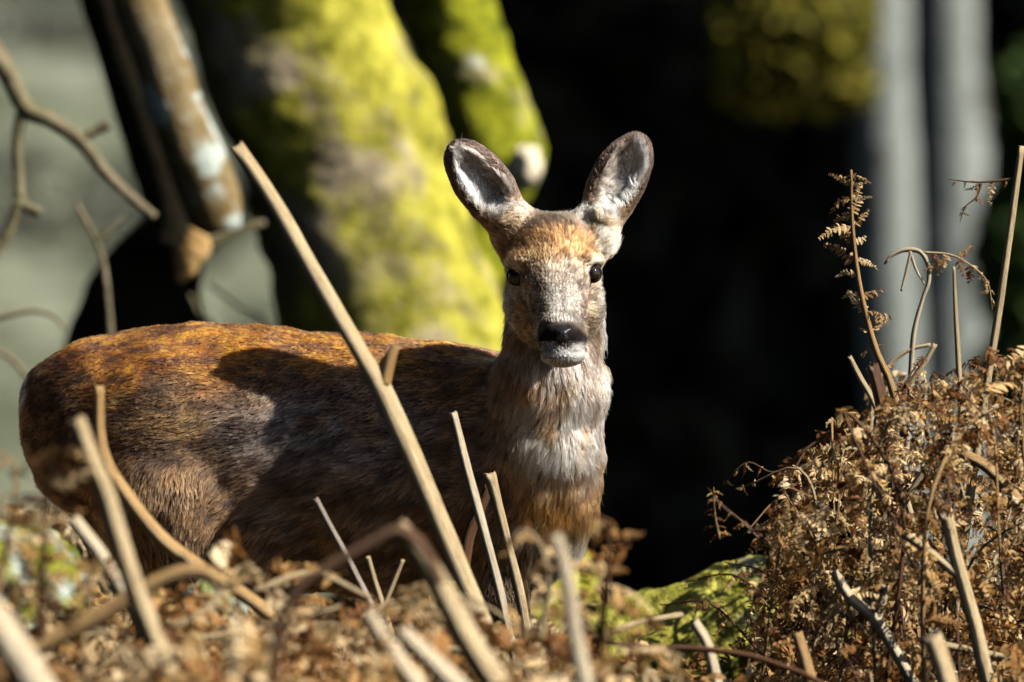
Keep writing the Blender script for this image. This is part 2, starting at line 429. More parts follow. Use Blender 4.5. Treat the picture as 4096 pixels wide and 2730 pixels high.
# leaning broken limb, left
LY = 2.05
lr = empty("broken_trunk", (*P(700, 1300, LY)[:2], -0.55))
tag(lr, "slanting broken trunk with brown bark and pale lichen patches", "tree trunk")
LL = np.array(lr.location)
path, rad = px_path([(-900, -5200, 90), (-350, -3000, 150), (150, -1400, 200), (400, -520, 225), (512, -150, 220), (556, 0, 215), (618, 180, 215), (712, 446, 220), (790, 650, 235), (850, 810, 240), (870, 930, 190)], LY, 200)
V, F, pc = tube(path, rad, 40, rough=0.13, rfreq=12, seed=6); link("trunk", mk_mesh("trunk", V - LL, F, True, {"pc": pc}), M_LIMB, lr)
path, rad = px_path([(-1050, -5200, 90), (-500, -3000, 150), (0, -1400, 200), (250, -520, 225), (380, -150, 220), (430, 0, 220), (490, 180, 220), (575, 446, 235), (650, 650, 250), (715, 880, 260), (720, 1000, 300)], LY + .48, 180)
V, F, pc = tube(path, rad, 36, rough=0.13, rfreq=12, seed=16); link("shade_side_stem", mk_mesh("shade_side_stem", V - LL, F, True, {"pc": pc}), M_DARKWOOD, lr)  # added near-black stem standing in for the limb's shaded left side
path, rad = px_path([(800, 930, 120), (760, 1010, 130), (735, 1080, 90), (715, 1130, 30)], LY - 0.02, 24)
V, F, pc = tube(path, rad, 18, rough=0.35, rfreq=30, seed=7); link("splintered_end", mk_mesh("splintered_end", V - LL, F, True, {"pc": pc}), M_HEART, lr)
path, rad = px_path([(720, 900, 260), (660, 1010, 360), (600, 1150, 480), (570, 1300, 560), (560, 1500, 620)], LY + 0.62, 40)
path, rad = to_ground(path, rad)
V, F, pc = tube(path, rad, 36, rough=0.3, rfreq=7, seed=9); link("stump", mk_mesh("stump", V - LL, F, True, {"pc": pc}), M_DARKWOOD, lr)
path, rad = px_path([(820, 985, 60), (930, 940, 52), (1010, 905, 40), (1060, 890, 20)], LY + 0.1, 16)
V, F, pc = tube(path, rad, 12, rough=0.2, rfreq=20, seed=10); link("branch_stub", mk_mesh("branch_stub", V - LL, F, True, {"pc": pc}), M_TWIG, lr)

# bare branch, far left
BY = 1.7
br = empty("bare_branch", P(-900, 2600, BY)); tag(br, "crooked bare branch with forked broken twigs beside the slanting trunk", "branch")
BL = np.array(br.location)
def branch_part(name, pts, y=BY, mat=M_TWIG, sides=12):
    path, rad = px_path(pts, y, 14 * len(pts))
    V, F, pc = tube(path, rad, sides, rough=0.22, rfreq=25, seed=len(pts)); return link(name, mk_mesh(name, V - BL, F, True, {"pc": pc}), mat, br)
branch_part("bough", [(-900, 2600, 150), (-880, 1700, 140), (-820, 900, 130), (-680, 300, 115), (-420, 90, 98), (-150, 130, 85), (0, 250, 75), (100, 430, 70), (200, 480, 62), (320, 565, 56), (420, 690, 50), (520, 790, 46), (620, 870, 36)])
branch_part("twig", [(95, 420, 50), (68, 560, 46), (72, 700, 42), (85, 810, 44), (160, 852, 40)])
branch_part("twig", [(80, 800, 50), (30, 930, 52), (-60, 1080, 56), (-150, 1400, 60), (-200, 2400, 70)])
branch_part("twig", [(310, 560, 46), (370, 530, 42), (435, 498, 46)])
branch_part("twig", [(-150, 0, 40), (0, 200, 36), (70, 330, 34), (110, 440, 30)])
branch_part("twig", [(305, 820, 22), (345, 890, 22), (390, 980, 26), (420, 1100, 26), (450, 1500, 30), (470, 2300, 34)])
branch_part("twig", [(390, 965, 22), (450, 905, 20), (520, 850, 18)])
branch_part("twig", [(-870, 1500, 40), (-500, 1400, 30), (-200, 1330, 26), (0, 1270, 24), (120, 1245, 22), (210, 1265, 16), (260, 1320, 12)])
branch_part("twig", [(-500, 1400, 28), (-150, 1350, 26), (-20, 1400, 26), (60, 1450, 24), (140, 1560, 20)])
branch_part("twig", [(760, 1180, 16), (800, 1260, 16), (860, 1330, 18), (880, 1700, 20), (890, 2600, 24)], BY + 0.8)
branch_part("twig", [(840, 1140, 14), (960, 1230, 15), (1080, 1320, 16), (1150, 1700, 20), (1170, 2600, 24)], BY + 0.8)

# two pale birches, right
def birch(pts, y, seed, label):
    path, rad = px_path(pts, y, 60); path, rad = to_ground(path, rad)
    base = path[-1].copy(); d = np.array([0.02, 0, 1.0])
    top = [path[0] + d * s for s in np.linspace(5.0, 0.15, 14)]
    path2 = np.concatenate([np.array(top), path]); rad2 = np.concatenate([rad[0] * np.linspace(0.35, 1, 14), rad])
    r = empty("birch_tree", base); tag(r, label, "tree", "pale trunks at the wood edge")
    V, F, pc = tube(path2, rad2, 40, rough=0.16, rfreq=4, seed=seed); link("trunk", mk_mesh("trunk", V - base, F, True, {"pc": pc}), M_BIRCH, r)
    mb = MB(); q = np.random.default_rng(seed)
    for k in range(10):
        t = q.integers(0, 10); limb(mb, path2[t] - base, np.array([q.normal(), q.normal(), 0.5]), q.uniform(0.8, 1.6), rad2[t] * 0.4, q, 2, seed * 9 + k)
    link("crown", mb.mesh("crown"), M_TWIG, r); return r
birch([(3525, -150, 225), (3515, 200, 232), (3540, 420, 205), (3545, 700, 240), (3565, 1200, 232), (3580, 1700, 250)], 10.6, 21, "pale grey birch trunk with a dark scar, beside the conifers")
birch([(3790, -150, 240), (3800, 200, 245), (3815, 500, 250), (3808, 800, 265), (3820, 1200, 258), (3820, 1700, 270)], 11.0, 22, "smooth pale grey birch trunk beside the green bush")

# olive-leaved tree and green bush behind
def leafy_tree(name, label, trunk_pts, y, crowns, n, size, mat, seed, tmat=M_DARKWOOD):
    path, rad = px_path(trunk_pts, y, 30); path, rad = to_ground(path, rad); base = path[-1].copy()
    r = empty(name, base); tag(r, label, "tree" if "tree" in name else "bush")
    V, F, pc = tube(path, rad, 20, rough=0.12, rfreq=6, seed=seed); link("trunk", mk_mesh("trunk", V - base, F, True, {"pc": pc}), tmat, r)
    q = np.random.default_rng(seed); pts = []
    for (px, py, rx, rz, wgt) in crowns:
        c = P(px, py, y); k = int(n * wgt)
        d = nrm(q.normal(size=(k, 3))) * q.uniform(0.25, 1, k)[:, None] ** 0.5
        pts.append(c + d * np.array([MW(rx, y), MW((rx + rz) / 2, y), MW(rz, y)]) - base)
    leaf_cloud("crown", np.concatenate(pts), size, q, mat, r); return r
leafy_tree("olive_tree", "low tree with olive-yellow leaves left of the birches", [(2900, -300, 110, 5), (2915, 300, 120, 5.6), (2925, 700, 125, 5.8), (2935, 1000, 130, 6)], 7.9,
           [(3080, 60, 190, 260, 0.2), (3290, 100, 200, 230, 0.2), (3170, 280, 180, 150, 0.2), (3000, 330, 110, 100, 0.06), (3350, 300, 130, 130, 0.12), (2950, -330, 300, 200, 0.10), (2750, -260, 300, 200, 0.05)], 2100, 0.046, M_OLIVE, 31)
leafy_tree("green_bush", "green bush behind the right-hand birch", [(4180, 600, 40), (4170, 900, 60), (4160, 1300, 80)], 9.5,
           [(4120, 1050, 220, 380, 0.45), (4230, 500, 260, 340, 0.3), (4150, 1500, 260, 200, 0.25)], 9000, 0.035, M_GREEN, 33)

# dull tussocks and low scrub on the far bank
rs = np.random.default_rng(90); pts = []
for k in range(110):
    cy = rs.uniform(26, 39); cx = rs.uniform(-4.2, .4); cz = H(np.array([cx]), np.array([cy]))[0]
    r_ = rs.uniform(.10, .42); q = rs.normal(size=(rs.integers(60, 200), 3)) * np.array([r_, r_, r_ * .45]); q[:, 2] = np.abs(q[:, 2]) - .03
    pts.append(q + np.array([cx, cy, cz]))
o = leaf_cloud("bank_scrub", np.concatenate(pts), .09, rs, mat_leaf("dull_scrub", [(0, (.05, .055, .035)), (.5, (.12, .13, .09)), (1, (.30, .31, .25))], .2), asp=.35)
tag(o, "grey-green tussocks and scrub on the far bank", "scrub", kind="stuff")

# mossy log and lichen stone
lg = MB()
path, rad = px_path([(2080, 2800, 560, .05), (2320, 2725, 600, .04), (2600, 2690, 620), (2860, 2635, 680), (3080, 2600, 720), (3300, 2610, 720, -.02), (3500, 2680, 640, -.05)], 0.42, 110)
V, F, pc = tube(path, rad, 64, rough=0.22, rfreq=16, seed=12); lo = link("fallen_log", mk_mesh("fallen_log", V, F, True, {"pc": pc}), M_MOSSLOG)
tag(lo, "fallen log covered in bright yellow-green moss beside the bracken heap", "log")
st = blob("lichen_stone", P(40, 2400, -0.95), (0.100, 0.10, 0.095), M_ROCK, None, 5, 0.32, 9.0, 48)
tag(st, "stone crusted with pale lichen and moss under the deer's rump", "stone")
st = blob("mossy_stone", P(840, 2490, -0.75), (0.05, 0.05, 0.05), M_ROCK, None, 8, 0.32, 9.0, 36)
tag(st, "small lichen-spotted stone in the litter beneath the deer's belly", "stone")

# ------------------------------------------------------------------ the deer
def rotm(a, n):
    """rows: axis, width, normal"""
    a = nrm(a); n = np.asarray(n, float); n = nrm(n - a * np.dot(n, a)); w_ = np.cross(a, n)
    return np.stack([a, w_, n])
def d_ell(p, c, r, R=None):
    q = p - np.asarray(c, float)
    if R is not None: q = q @ R.T
    r = np.asarray(r, float)
    k0 = np.linalg.norm(q / r, axis=-1); k1 = np.linalg.norm(q / (r * r), axis=-1)
    return k0 * (k0 - 1) / (k1 + 1e-9)
def d_cap(p, a, b, ra, rb, sc=(1, 1, 1)):
    sc = np.asarray(sc, float); q = p * sc; a = np.asarray(a) * sc; b = np.asarray(b) * sc
    ab = b - a; t = np.clip(((q - a) @ ab) / np.dot(ab, ab), 0, 1)
    return (np.linalg.norm(q - a - t[..., None] * ab, axis=-1) - (ra + (rb - ra) * t)) / sc.max()
def smin(a, b, k):
    h = np.clip(0.5 + 0.5 * (b - a) / k, 0, 1); return b + (a - b) * h - k * h * (1 - h)
YS = (1, 1.32, 1)
TOR = []      # torso
def C(g, a, b, ra, rb, sc=(1, 1, 1)): g.append(('C', a, b, ra, rb, sc))
def E(g, c, r, R=None): g.append(('E', c, r, R))
tor_pts = [(-0.562, .035, .618, .090), (-.47, .03, .592, .142), (-.35, .02, .567, .163), (-.183, 0, .556, .161), (-.06, -.02, .565, .138), (.005, -.035, .575, .105)]
for p_, q_ in zip(tor_pts[:-1], tor_pts[1:]): C(TOR, p_[:3], q_[:3], p_[3], q_[3], YS)
E(TOR, (-.542, .035, .600), (.098, .105, .112))
E(TOR, (-.615, .035, .648), (.030, .03, .030))             # tail root
E(TOR, (-.02, -.10, .555), (.085, .05, .13))              # near shoulder
E(TOR, (.0, .06, .555), (.08, .05, .13))
E(TOR, (-.465, -.045, .570), (.10, .062, .125))               # near thigh
E(TOR, (-.47, .12, .535), (.10, .06, .14))
E(TOR, (-.37, .0, .475), (.16, .105, .085))
NECK = []
nk = [(.057, -.135, .815, .046), (.057, -.145, .74, .047), (.052, -.135, .66, .053), (.044, -.115, .585, .057), (.040, -.09, .52, .052), (.032, -.06, .47, .05)]
for p_, q_ in zip(nk[:-1], nk[1:]): C(NECK, p_[:3], q_[:3], p_[3], q_[3])
C(NECK, (.040, -.10, .635), (-.03, -.03, .575), .05, .09)
LEG = []
for yo in (-.060, .125):
    C(LEG, (-.46, yo, .50), (-.42, yo, .385), .078, .055); C(LEG, (-.42, yo, .385), (-.545, yo, .235), .05, .022)
    C(LEG, (-.545, yo, .235), (-.50, yo, .05), .021, .014); C(LEG, (-.50, yo, .05), (-.478, yo, .0), .015, .018)
for yo in (-.085, .055):
    C(LEG, (-.005, yo, .50), (-.02, yo, .39), .06, .038); C(LEG, (-.02, yo, .39), (.035, yo, .22), .032, .02)
    C(LEG, (.035, yo, .22), (.03, yo, .05), .017, .013); C(LEG, (.03, yo, .05), (.048, yo, .0), .014, .017)
HY = -.11      # the head is carried this far towards the viewer
HEAD = []
def h3(x, y, z): return (x, y + HY, z)
E(HEAD, h3(.056, -.090, .828), (.059, .068, .055))
E(HEAD, h3(.012, -.078, .850), (.028, .028, .026)); E(HEAD, h3(.104, -.078, .850), (.028, .028, .026))
E(HEAD, h3(.056, -.085, .775), (.060, .06, .055))
C(HEAD, h3(.056, -.135, .805), h3(.063, -.222, .738), .043, .026, (0.94, 1, 1))
E(HEAD, h3(.014, -.133, .823), (.018, .020, .012)); E(HEAD, h3(.098, -.133, .823), (.018, .020, .012))
E(HEAD, h3(.0655, -.226, .727), (.032, .028, .023))
C(HEAD, h3(.056, -.10, .748), h3(.064, -.200, .708), .038, .018)
E(HEAD, h3(.066, -.231, .7010), (.028, .024, .0145))
EARS = []
for B_, T_, nn in ((P(2058, 900, -.078 + HY), P(1812, 578, -.060 + HY), (-.05, -.95, .15)), (P(2378, 905, -.078 + HY), P(2566, 546, -.060 + HY), (.16, -.95, .15))):
    a_ = nrm(T_ - B_); Lh = np.linalg.norm(T_ - B_) / 2
    R_ = rotm(a_, nn); c_ = (B_ + T_) / 2
    EARS.append(dict(c=c_, R=R_, ro=np.array([Lh + .003, .0365, .027]), ci=c_ + R_[2] * .0290 - R_[0] * .001, ri=np.array([Lh - .007, .0305, .0295]), B=B_, a=a_))
def sdf_group(p, g, k=0.02):
    d = None
    for t in g:
        v_ = d_ell(p, *t[1:]) if t[0] == 'E' else d_cap(p, *t[1:])
        d = v_ if d is None else smin(d, v_, k)
    return d
def sdf_ear(p, e):
    do = d_ell(p, e['c'], e['ro'], e['R']); di = d_ell(p, e['ci'], e['ri'], e['R'])
    d = -smin(-do, di, .005)
    hd = np.array([.056, -.075 + HY, .845])
    return smin(d, d_cap(p, e['B'] - e['a'] * .010, hd, .030, .036), .024)
VOX = 0.0032
lo_ = np.array([-.70, -.40, -.03]); hi_ = np.array([.20, .24, 1.02])
dims = np.ceil((hi_ - lo_) / VOX).astype(int)
field = np.full(dims, 0.3, np.float32)
def apply_prim(bb0, bb1, fn, k):
    i0 = np.maximum(np.floor((bb0 - lo_) / VOX).astype(int), 0); i1 = np.minimum(np.ceil((bb1 - lo_) / VOX).astype(int), dims)
    ax = [lo_[d] + VOX * np.arange(i0[d], i1[d]) for d in range(3)]
    G = np.stack(np.meshgrid(*ax, indexing='ij'), -1)
    sl = tuple(slice(i0[d], i1[d]) for d in range(3))
    field[sl] = smin(field[sl], fn(G).astype(np.float32), k)
def prim_bb(t):
    if t[0] == 'E':
        m_ = max(t[2]); return np.array(t[1]) - m_ - .05, np.array(t[1]) + m_ + .05
    m_ = max(t[3], t[4]) / min(t[5]); return np.minimum(t[1], t[2]) - m_ - .05, np.maximum(t[1], t[2]) + m_ + .05
for grp, k in ((TOR, .035), (LEG, .03), (NECK, .035), (HEAD, .016)):
    for t in grp:
        b0, b1 = prim_bb(t)
        apply_prim(b0, b1, (lambda G, t=t: d_ell(G, *t[1:]) if t[0] == 'E' else d_cap(G, *t[1:])), k)
for e in EARS:
    apply_prim(e['c'] - .11, e['c'] + .11, lambda G: sdf_ear(G, e), .010)
# eye positions: first surface met along the view direction at each eye
EYES = []
for (px, py) in ((2069, 1108), (2366, 1097)):
    ys = np.linspace(-.38, -.1, 400); q = np.array([P(px, py, yy) for yy in ys])
    d = np.minimum(sdf_group(q, HEAD, .016), 1)
    yy = ys[np.argmax(d < 0)] ; s_ = P(px, py, yy)
    side = -1 if px < 2200 else 1
    ec = s_ + nrm(np.array([-side * .3, 1, 0])) * .0016
    EYES.append((ec, nrm(np.array([side * .55, -.83, .05]))))
# surface nets
sg = field < 0
cs = [sg[a:dims[0] - 1 + a, b_:dims[1] - 1 + b_, c:dims[2] - 1 + c] for a in (0, 1) for b_ in (0, 1) for c in (0, 1)]
allin = cs[0].copy(); anyin = cs[0].copy()
for c_ in cs[1:]: allin &= c_; anyin |= c_
act = anyin & ~allin
idx = np.argwhere(act); M_ = len(idx)
vid = np.full(act.shape, -1, np.int32); vid[act] = np.arange(M_)
offs = np.array([(a, b_, c) for a in (0, 1) for b_ in (0, 1) for c in (0, 1)])
cv = np.stack([field[idx[:, 0] + o[0], idx[:, 1] + o[1], idx[:, 2] + o[2]] for o in offs], 1).astype(float)
acc = np.zeros((M_, 3)); cnt = np.zeros(M_)
for a in range(8):
    for b_ in range(a + 1, 8):
        if np.abs(offs[a] - offs[b_]).sum() == 1:
            va, vb = cv[:, a], cv[:, b_]; mk = (va < 0) != (vb < 0)
            t = np.where(mk, va / np.where(mk, va - vb, 1), 0)
            acc += mk[:, None] * (offs[a] + t[:, None] * (offs[b_] - offs[a])); cnt += mk
DV = lo_ + VOX * (idx + acc / cnt[:, None])
quads = []
for ax in range(3):
    s0 = [slice(1, dims[d] - 1) for d in range(3)]; s1 = list(s0); s1[ax] = slice(2, dims[ax])
    A_, B_ = sg[tuple(s0)], sg[tuple(s1)]
    e_ = np.argwhere(A_ != B_) + 1; ins = A_[tuple((e_ - 1).T)]
    u_, v_ = (ax + 1) % 3, (ax + 2) % 3
    def vv(du, dv):
        o = e_.copy(); o[:, u_] += du; o[:, v_] += dv; return vid[tuple(o.T)]
    q = np.stack([vv(-1, -1), vv(0, -1), vv(0, 0), vv(-1, 0)], -1)
    q[~ins] = q[~ins][:, ::-1]; quads.append(q)
DQ = np.concatenate(quads); DQ = DQ[(DQ >= 0).all(1)]
del field, sg, cs, act, vid
fnrm = np.cross(DV[DQ[:, 2]] - DV[DQ[:, 0]], DV[DQ[:, 3]] - DV[DQ[:, 1]])
farea = np.linalg.norm(fnrm, axis=1) / 2; fnu = nrm(fnrm)
VN = np.zeros_like(DV)
for k in range(4):
    for d in range(3): VN[:, d] += np.bincount(DQ[:, k], weights=fnrm[:, d], minlength=len(DV))
VN = nrm(VN)

def deer_regions(p):
    ds = np.stack([sdf_group(p, TOR, .035), sdf_group(p, NECK, .035), sdf_group(p, HEAD, .016), sdf_group(p, LEG, .03),
                   sdf_ear(p, EARS[0]), sdf_ear(p, EARS[1])], 1)
    w_ = np.exp(-np.clip(ds, -.02, .2) / .008); return w_ / w_.sum(1, keepdims=True)
def mixc(a, b, t):
    return a * (1 - t[:, None]) + np.asarray(b, float) * t[:, None]
def ear_local(p, e):
    q = (p - e['c']) @ e['R'].T; do = np.abs(d_ell(p, e['c'], e['ro'], e['R'])); di = np.abs(d_ell(p, e['ci'], e['ri'], e['R']))
    inner = sstep(-.0015, .0015, do - di) * (np.abs(q[:, 0]) < e['ro'][0])
    return q, do, di, inner
FC = .058
def deer_colour(p, w_):
    n = len(p); X, Y, Z = p[:, 0], p[:, 1], p[:, 2]
    n1 = fbm(p, 28, 1, 3); n2 = fbm(p, 11, 2, 3); n3 = vnoise(p, 170, 3); n4 = fbm(p * np.array([.45, 1, 1]), 85, 7, 3)
    one = np.ones(n)
    # torso
    c = np.tile(np.array([.20, .132, .09]), (n, 1)); c = mixc(c, (.17, .095, .048), sstep(-.30, -.42, X))
    rust = sstep(.615, .70, Z + (n2 - .5) * .14 + (n1 - .5) * .05)
    c = mixc(c, (.35, .118, .030), rust)
    c = mixc(c, (.42, .24, .11), .7 * sstep(.52, .62, n1) * sstep(.56, .64, Z) * sstep(.70, .64, Z))
    gp = np.exp(-((X + .25) / .12) ** 2 - ((Z - .60) / .055) ** 2) * sstep(.42, .56, n2)
    c = mixc(c, (.24, .205, .19), np.clip(gp * 1.3, 0, 1))
    c = mixc(c, (.10, .062, .040), .75 * sstep(-.53, -.60, X) * sstep(.73, .66, Z))
    c = mixc(c, (.19, .145, .11), sstep(.47, .40, Z) * .7)
    c = mixc(c, (.70, .66, .58), sstep(-.641, -.648, X + (n1 - .5) * .01) * sstep(.62, .66, Z))
    c = mixc(c, (.40, .30, .22), np.exp(-((X + .0) / .05) ** 2 - ((Z - .68) / .03) ** 2) * sstep(.45, .6, n1))
    sp = sstep(.44, .64, n4)
    ctor = mixc(c, (.035, .022, .017), .75 * sp); ctor = mixc(ctor, np.minimum(ctor * 1.5, .8), .6 * sstep(.44, .30, n4))
    # neck
    c = np.tile(np.array([.62, .52, .44]), (n, 1))
    c = mixc(c, (.34, .25, .20), sstep(.55, .38, fbm(p * np.array([1.6, 1, .7]), 24, 33, 3)) * .7)
    c = mixc(c, (.36, .17, .065), sstep(.52, .66, fbm(p, 18, 31, 3)) * .8)
    c = mixc(c, (.40, .175, .05), sstep(.585, .53, Z + (n1 - .5) * .06) * .85)
    c = mixc(c, (.66, .60, .48), sstep(.495, .465, Z + (n1 - .5) * .03))
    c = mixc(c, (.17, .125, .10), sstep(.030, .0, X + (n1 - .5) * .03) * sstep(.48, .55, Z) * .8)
    cneck = mixc(c, (.10, .07, .055), .45 * sstep(.5, .75, n3))
    # head
    Y = Y - HY
    dx = np.abs(X - FC - .09 * np.clip(-(Y + .13), 0, .1)); hx = X - FC
    c = np.tile(np.array([.46, .30, .175]), (n, 1))
    c = mixc(c, (.36, .175, .080), sstep(.800, .835, Z + (n1 - .5) * .02) * sstep(.885, .872, Z))
    arc = Z + 9.5 * dx * dx + (n1 - .5) * .016
    c = mixc(c, (.085, .055, .042), sstep(.859, .872, arc) * .9 * sstep(.825, .845, Z))
    c = mixc(c, (.30, .25, .205), sstep(.036, .016, dx + (n1 - .5) * .02) * sstep(.832, .79, Z + (n1 - .5) * .04))      # grey bridge
    c = mixc(c, (.42, .38, .34), sstep(.020, .008, dx) * sstep(.79, .77, Z) * .7)
    c = mixc(c, (.155, .12, .10), sstep(.018, .026, dx) * sstep(.046, .036, dx) * sstep(.815, .80, Z) * sstep(.735, .75, Z) * .75)
    c = mixc(c, (.46, .38, .31), sstep(.040, .052, dx) * sstep(.80, .785, Z))
    for ec, en in EYES:
        de = np.linalg.norm(p - ec, axis=1)
        c = mixc(c, (.56, .46, .35), sstep(.028, .017, de) * .8)
        c = mixc(c, (.025, .018, .015), sstep(.0180, .0150, de))
    mz = sstep(-.192, -.206, Y)
    zt = .7435 - 1.6 * np.clip(dx - .012, 0, .03) ** 1.15 * 10 ** .0 * 1.0
    c = mixc(c, (.030, .024, .024), mz * sstep(.003, -.004, Z - zt + (n1 - .5) * .008) * sstep(.7095, .7125, Z) * sstep(.040, .034, dx))
    c = mixc(c, (.09, .07, .065), .7 * sstep(-.185, -.20, Y) * np.exp(-((dx - .022) / .008) ** 2) * sstep(.755, .745, Z) * sstep(.73, .74, Z))
    c = mixc(c, (.66, .64, .62), sstep(-.222, -.232, Y) * sstep(.7205, .7155, Z + (n1 - .5) * .006) * sstep(.007, .014, dx) * sstep(.031, .020, dx))
    c = mixc(c, (.95, .93, .90), sstep(-.190, -.205, Y) * sstep(.7100, .7080, Z) * sstep(.033, .027, dx))
    c = mixc(c, (.05, .035, .03), .85 * sstep(-.19, -.21, Y) * np.exp(-((Z - .7095 + .004 * dx / .03) / .0011) ** 2))
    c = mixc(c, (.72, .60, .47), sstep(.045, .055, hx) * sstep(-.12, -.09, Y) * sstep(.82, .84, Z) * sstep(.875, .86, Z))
    hs = fbm(p * np.array([1, .55, .55]), 150, 5, 2)
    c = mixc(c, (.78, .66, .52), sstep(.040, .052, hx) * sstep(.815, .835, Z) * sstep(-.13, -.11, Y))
    chead = mixc(c, c * .30, .75 * sstep(.50, .68, hs) * (Z > .716)); chead = mixc(chead, np.minimum(chead * 1.6 + .03, .8), .6 * sstep(.46, .30, hs) * (Z > .716))
    col = ctor * w_[:, :1] + cneck * w_[:, 1:2] + chead * w_[:, 2:3] + mixc(ctor, (.11, .07, .042), .7 * sstep(.55, .45, Z)) * w_[:, 3:4]  # leg coat darkened below the haunch, its shade put into the colour
    for k, e in enumerate(EARS):
        q, do, di, inner = ear_local(p, e)
        la = q[:, 0] / e['ro'][0]; lw = q[:, 1] / e['ro'][1]
        ci = np.tile(np.array([.42, .37, .33]), (n, 1))
        ci = mixc(ci, (.12, .09, .075), .8 * sstep(.46, .62, fbm(p, 75, 11, 3)) * sstep(-.3, .1, lw * (1 if k == 0 else -1)))
        med = lw * (1 if k == 0 else -1)
        ci = mixc(ci, (.88, .86, .83), sstep(-.15, .15, -med) * .9)
        ci = mixc(ci, (.06, .045, .04), np.exp(-((lw + .1 * (1 if k == 0 else -1)) / .10) ** 2) * sstep(-.5, -.2, la) * sstep(.5, .2, la))
        co = np.tile(np.array([.20, .125, .07]), (n, 1))
        co = mixc(co, (.06, .038, .03), sstep(-.3, .3, la) * .8)
        rr = np.sqrt(la * la + lw * lw) + (n1 - .5) * .12
        rim = sstep(.70, .86, rr + .10 * sstep(.2, .9, la) + .05 * np.clip(med, -1, 1))
        ce = co * (1 - inner[:, None]) + ci * inner[:, None]
        ce = mixc(ce, (.060, .038, .030), np.clip(rim * sstep(-.8, -.45, la), 0, 1) * .93)
        ce = mixc(ce, (.42, .26, .14), sstep(-.72, -.95, la))
        ce = mixc(ce, (.74, .63, .52), sstep(-.62, -.85, la) * sstep(.1, .5, med) * (1 if k == 1 else .3))
        col = col + ce * w_[:, 4 + k:5 + k]
    lum = col.mean(1, keepdims=True); hi = sstep(.35, .6, lum[:, 0])[:, None]
    col = np.clip(lum + (col - lum) * (1.18 - .15 * hi), .004, .95) * (.95 + .15 * hi)
    return np.clip(col, .006, .9)
def deer_flow(p, n_, w_):
    """direction in which the coat lies"""
    X, Y, Z = p[:, 0], p[:, 1], p[:, 2]
    nn = np.stack([vnoise(p, 22, 41), vnoise(p, 22, 42), vnoise(p, 22, 43)], 1) - .5
    ft = np.tile(np.array([-.9, 0, -.35]), (len(p), 1)); ft[:, 2] -= sstep(.62, .45, Z) * .3
    fn = np.tile(np.array([-.15, 0, -1.0]), (len(p), 1)); fn[:, 0] += np.clip((X - .05) * 8, -.5, .5)
    fh = np.tile(np.array([0, .75, .66]), (len(p), 1)); fh[:, 0] += np.clip((X - FC) * 12, -.7, .7)
    lowr = sstep(.80, .74, Z) * sstep(.02, .045, np.abs(X - FC)); fh[:, 2] -= 1.0 * lowr
    chin = sstep(.710, .70, Z); fh[:, 2] -= 1.2 * chin; fh[:, 1] -= .6 * chin
    f = ft * w_[:, :1] + fn * w_[:, 1:2] + fh * w_[:, 2:3] + np.array([-.1, 0, -1]) * w_[:, 3:4]
    for k, e in enumerate(EARS):
        q, do, di, inner = ear_local(p, e)
        lw = q[:, 1] / e['ro'][1]
        fi = e['R'][0] * .35 - e['R'][1] * np.sign(lw)[:, None] * .9 + e['R'][2] * .9
        fo = e['R'][0] * 1.0 + e['R'][1] * (lw * .35)[:, None]
        f = f + (fi * inner[:, None] + fo * (1 - inner[:, None])) * w_[:, 4 + k:5 + k]
    f = nrm(f) + nn * .9
    f = f - n_ * (f * n_).sum(1, keepdims=True); return nrm(f)

deer = empty("roe_deer", (-.25, 0, 0.0)); DL = np.array(deer.location)
tag(deer, "roe deer with rusty coat standing side-on, head turned to face us", "deer")
Wv = deer_regions(DV); Cv = deer_colour(DV, Wv)
m, nt, N, L, b = new_mat("deer_hide"); M_HIDE = m
L.new(n_attr(N, "col").outputs["Color"], b.inputs["Base Color"]); b.inputs["Roughness"].default_value = 0.9
b.inputs["Specular IOR Level"].default_value = 0.1
body = link("body", mk_mesh("body", DV - DL, DQ, True, {"col": np.concatenate([Cv * .45, np.ones((len(Cv), 1))], 1)}), M_HIDE, deer)  # hide darkened beneath the fur so gaps between hairs read as shade

# coat
rf = np.random.default_rng(77)
fc = DV[DQ].mean(1); fw = deer_regions(fc)
dens = farea * (fw[:, 0] * 1.0 + fw[:, 1] * 1.1 + fw[:, 2] * 4.5 + fw[:, 3] * .6 + (fw[:, 4] + fw[:, 5]) * 3.2)
dens *= np.where(fnu[:, 1] < .25, 1, .35) * np.where(fc[:, 2] < .33, .35, 1)
NS = 470000
fi = rf.choice(len(DQ), NS, p=dens / dens.sum())
uu, vv_ = rf.random(NS)[:, None], rf.random(NS)[:, None]
def bil(A): return (A[DQ[fi, 0]] * (1 - uu) + A[DQ[fi, 1]] * uu) * (1 - vv_) + (A[DQ[fi, 3]] * (1 - uu) + A[DQ[fi, 2]] * uu) * vv_
rp = bil(DV); rn = nrm(bil(VN)); rw = deer_regions(rp)
ok = np.ones(NS, bool)
for ec, en in EYES: ok &= np.linalg.norm(rp - ec, axis=1) > .0152
ok &= ~((rp[:, 1] < -.238 + HY) & (rp[:, 2] > .7175) & (rp[:, 2] < .742))
rp, rn, rw = rp[ok], rn[ok], rw[ok]; NS = len(rp)
fl = deer_flow(rp, rn, rw); rc = deer_colour(rp, rw)
X, Y, Z = rp.T; Y = Y - HY
inner = np.zeros(NS)
for k, e in enumerate(EARS): inner += ear_local(rp, e)[3] * rw[:, 4 + k]
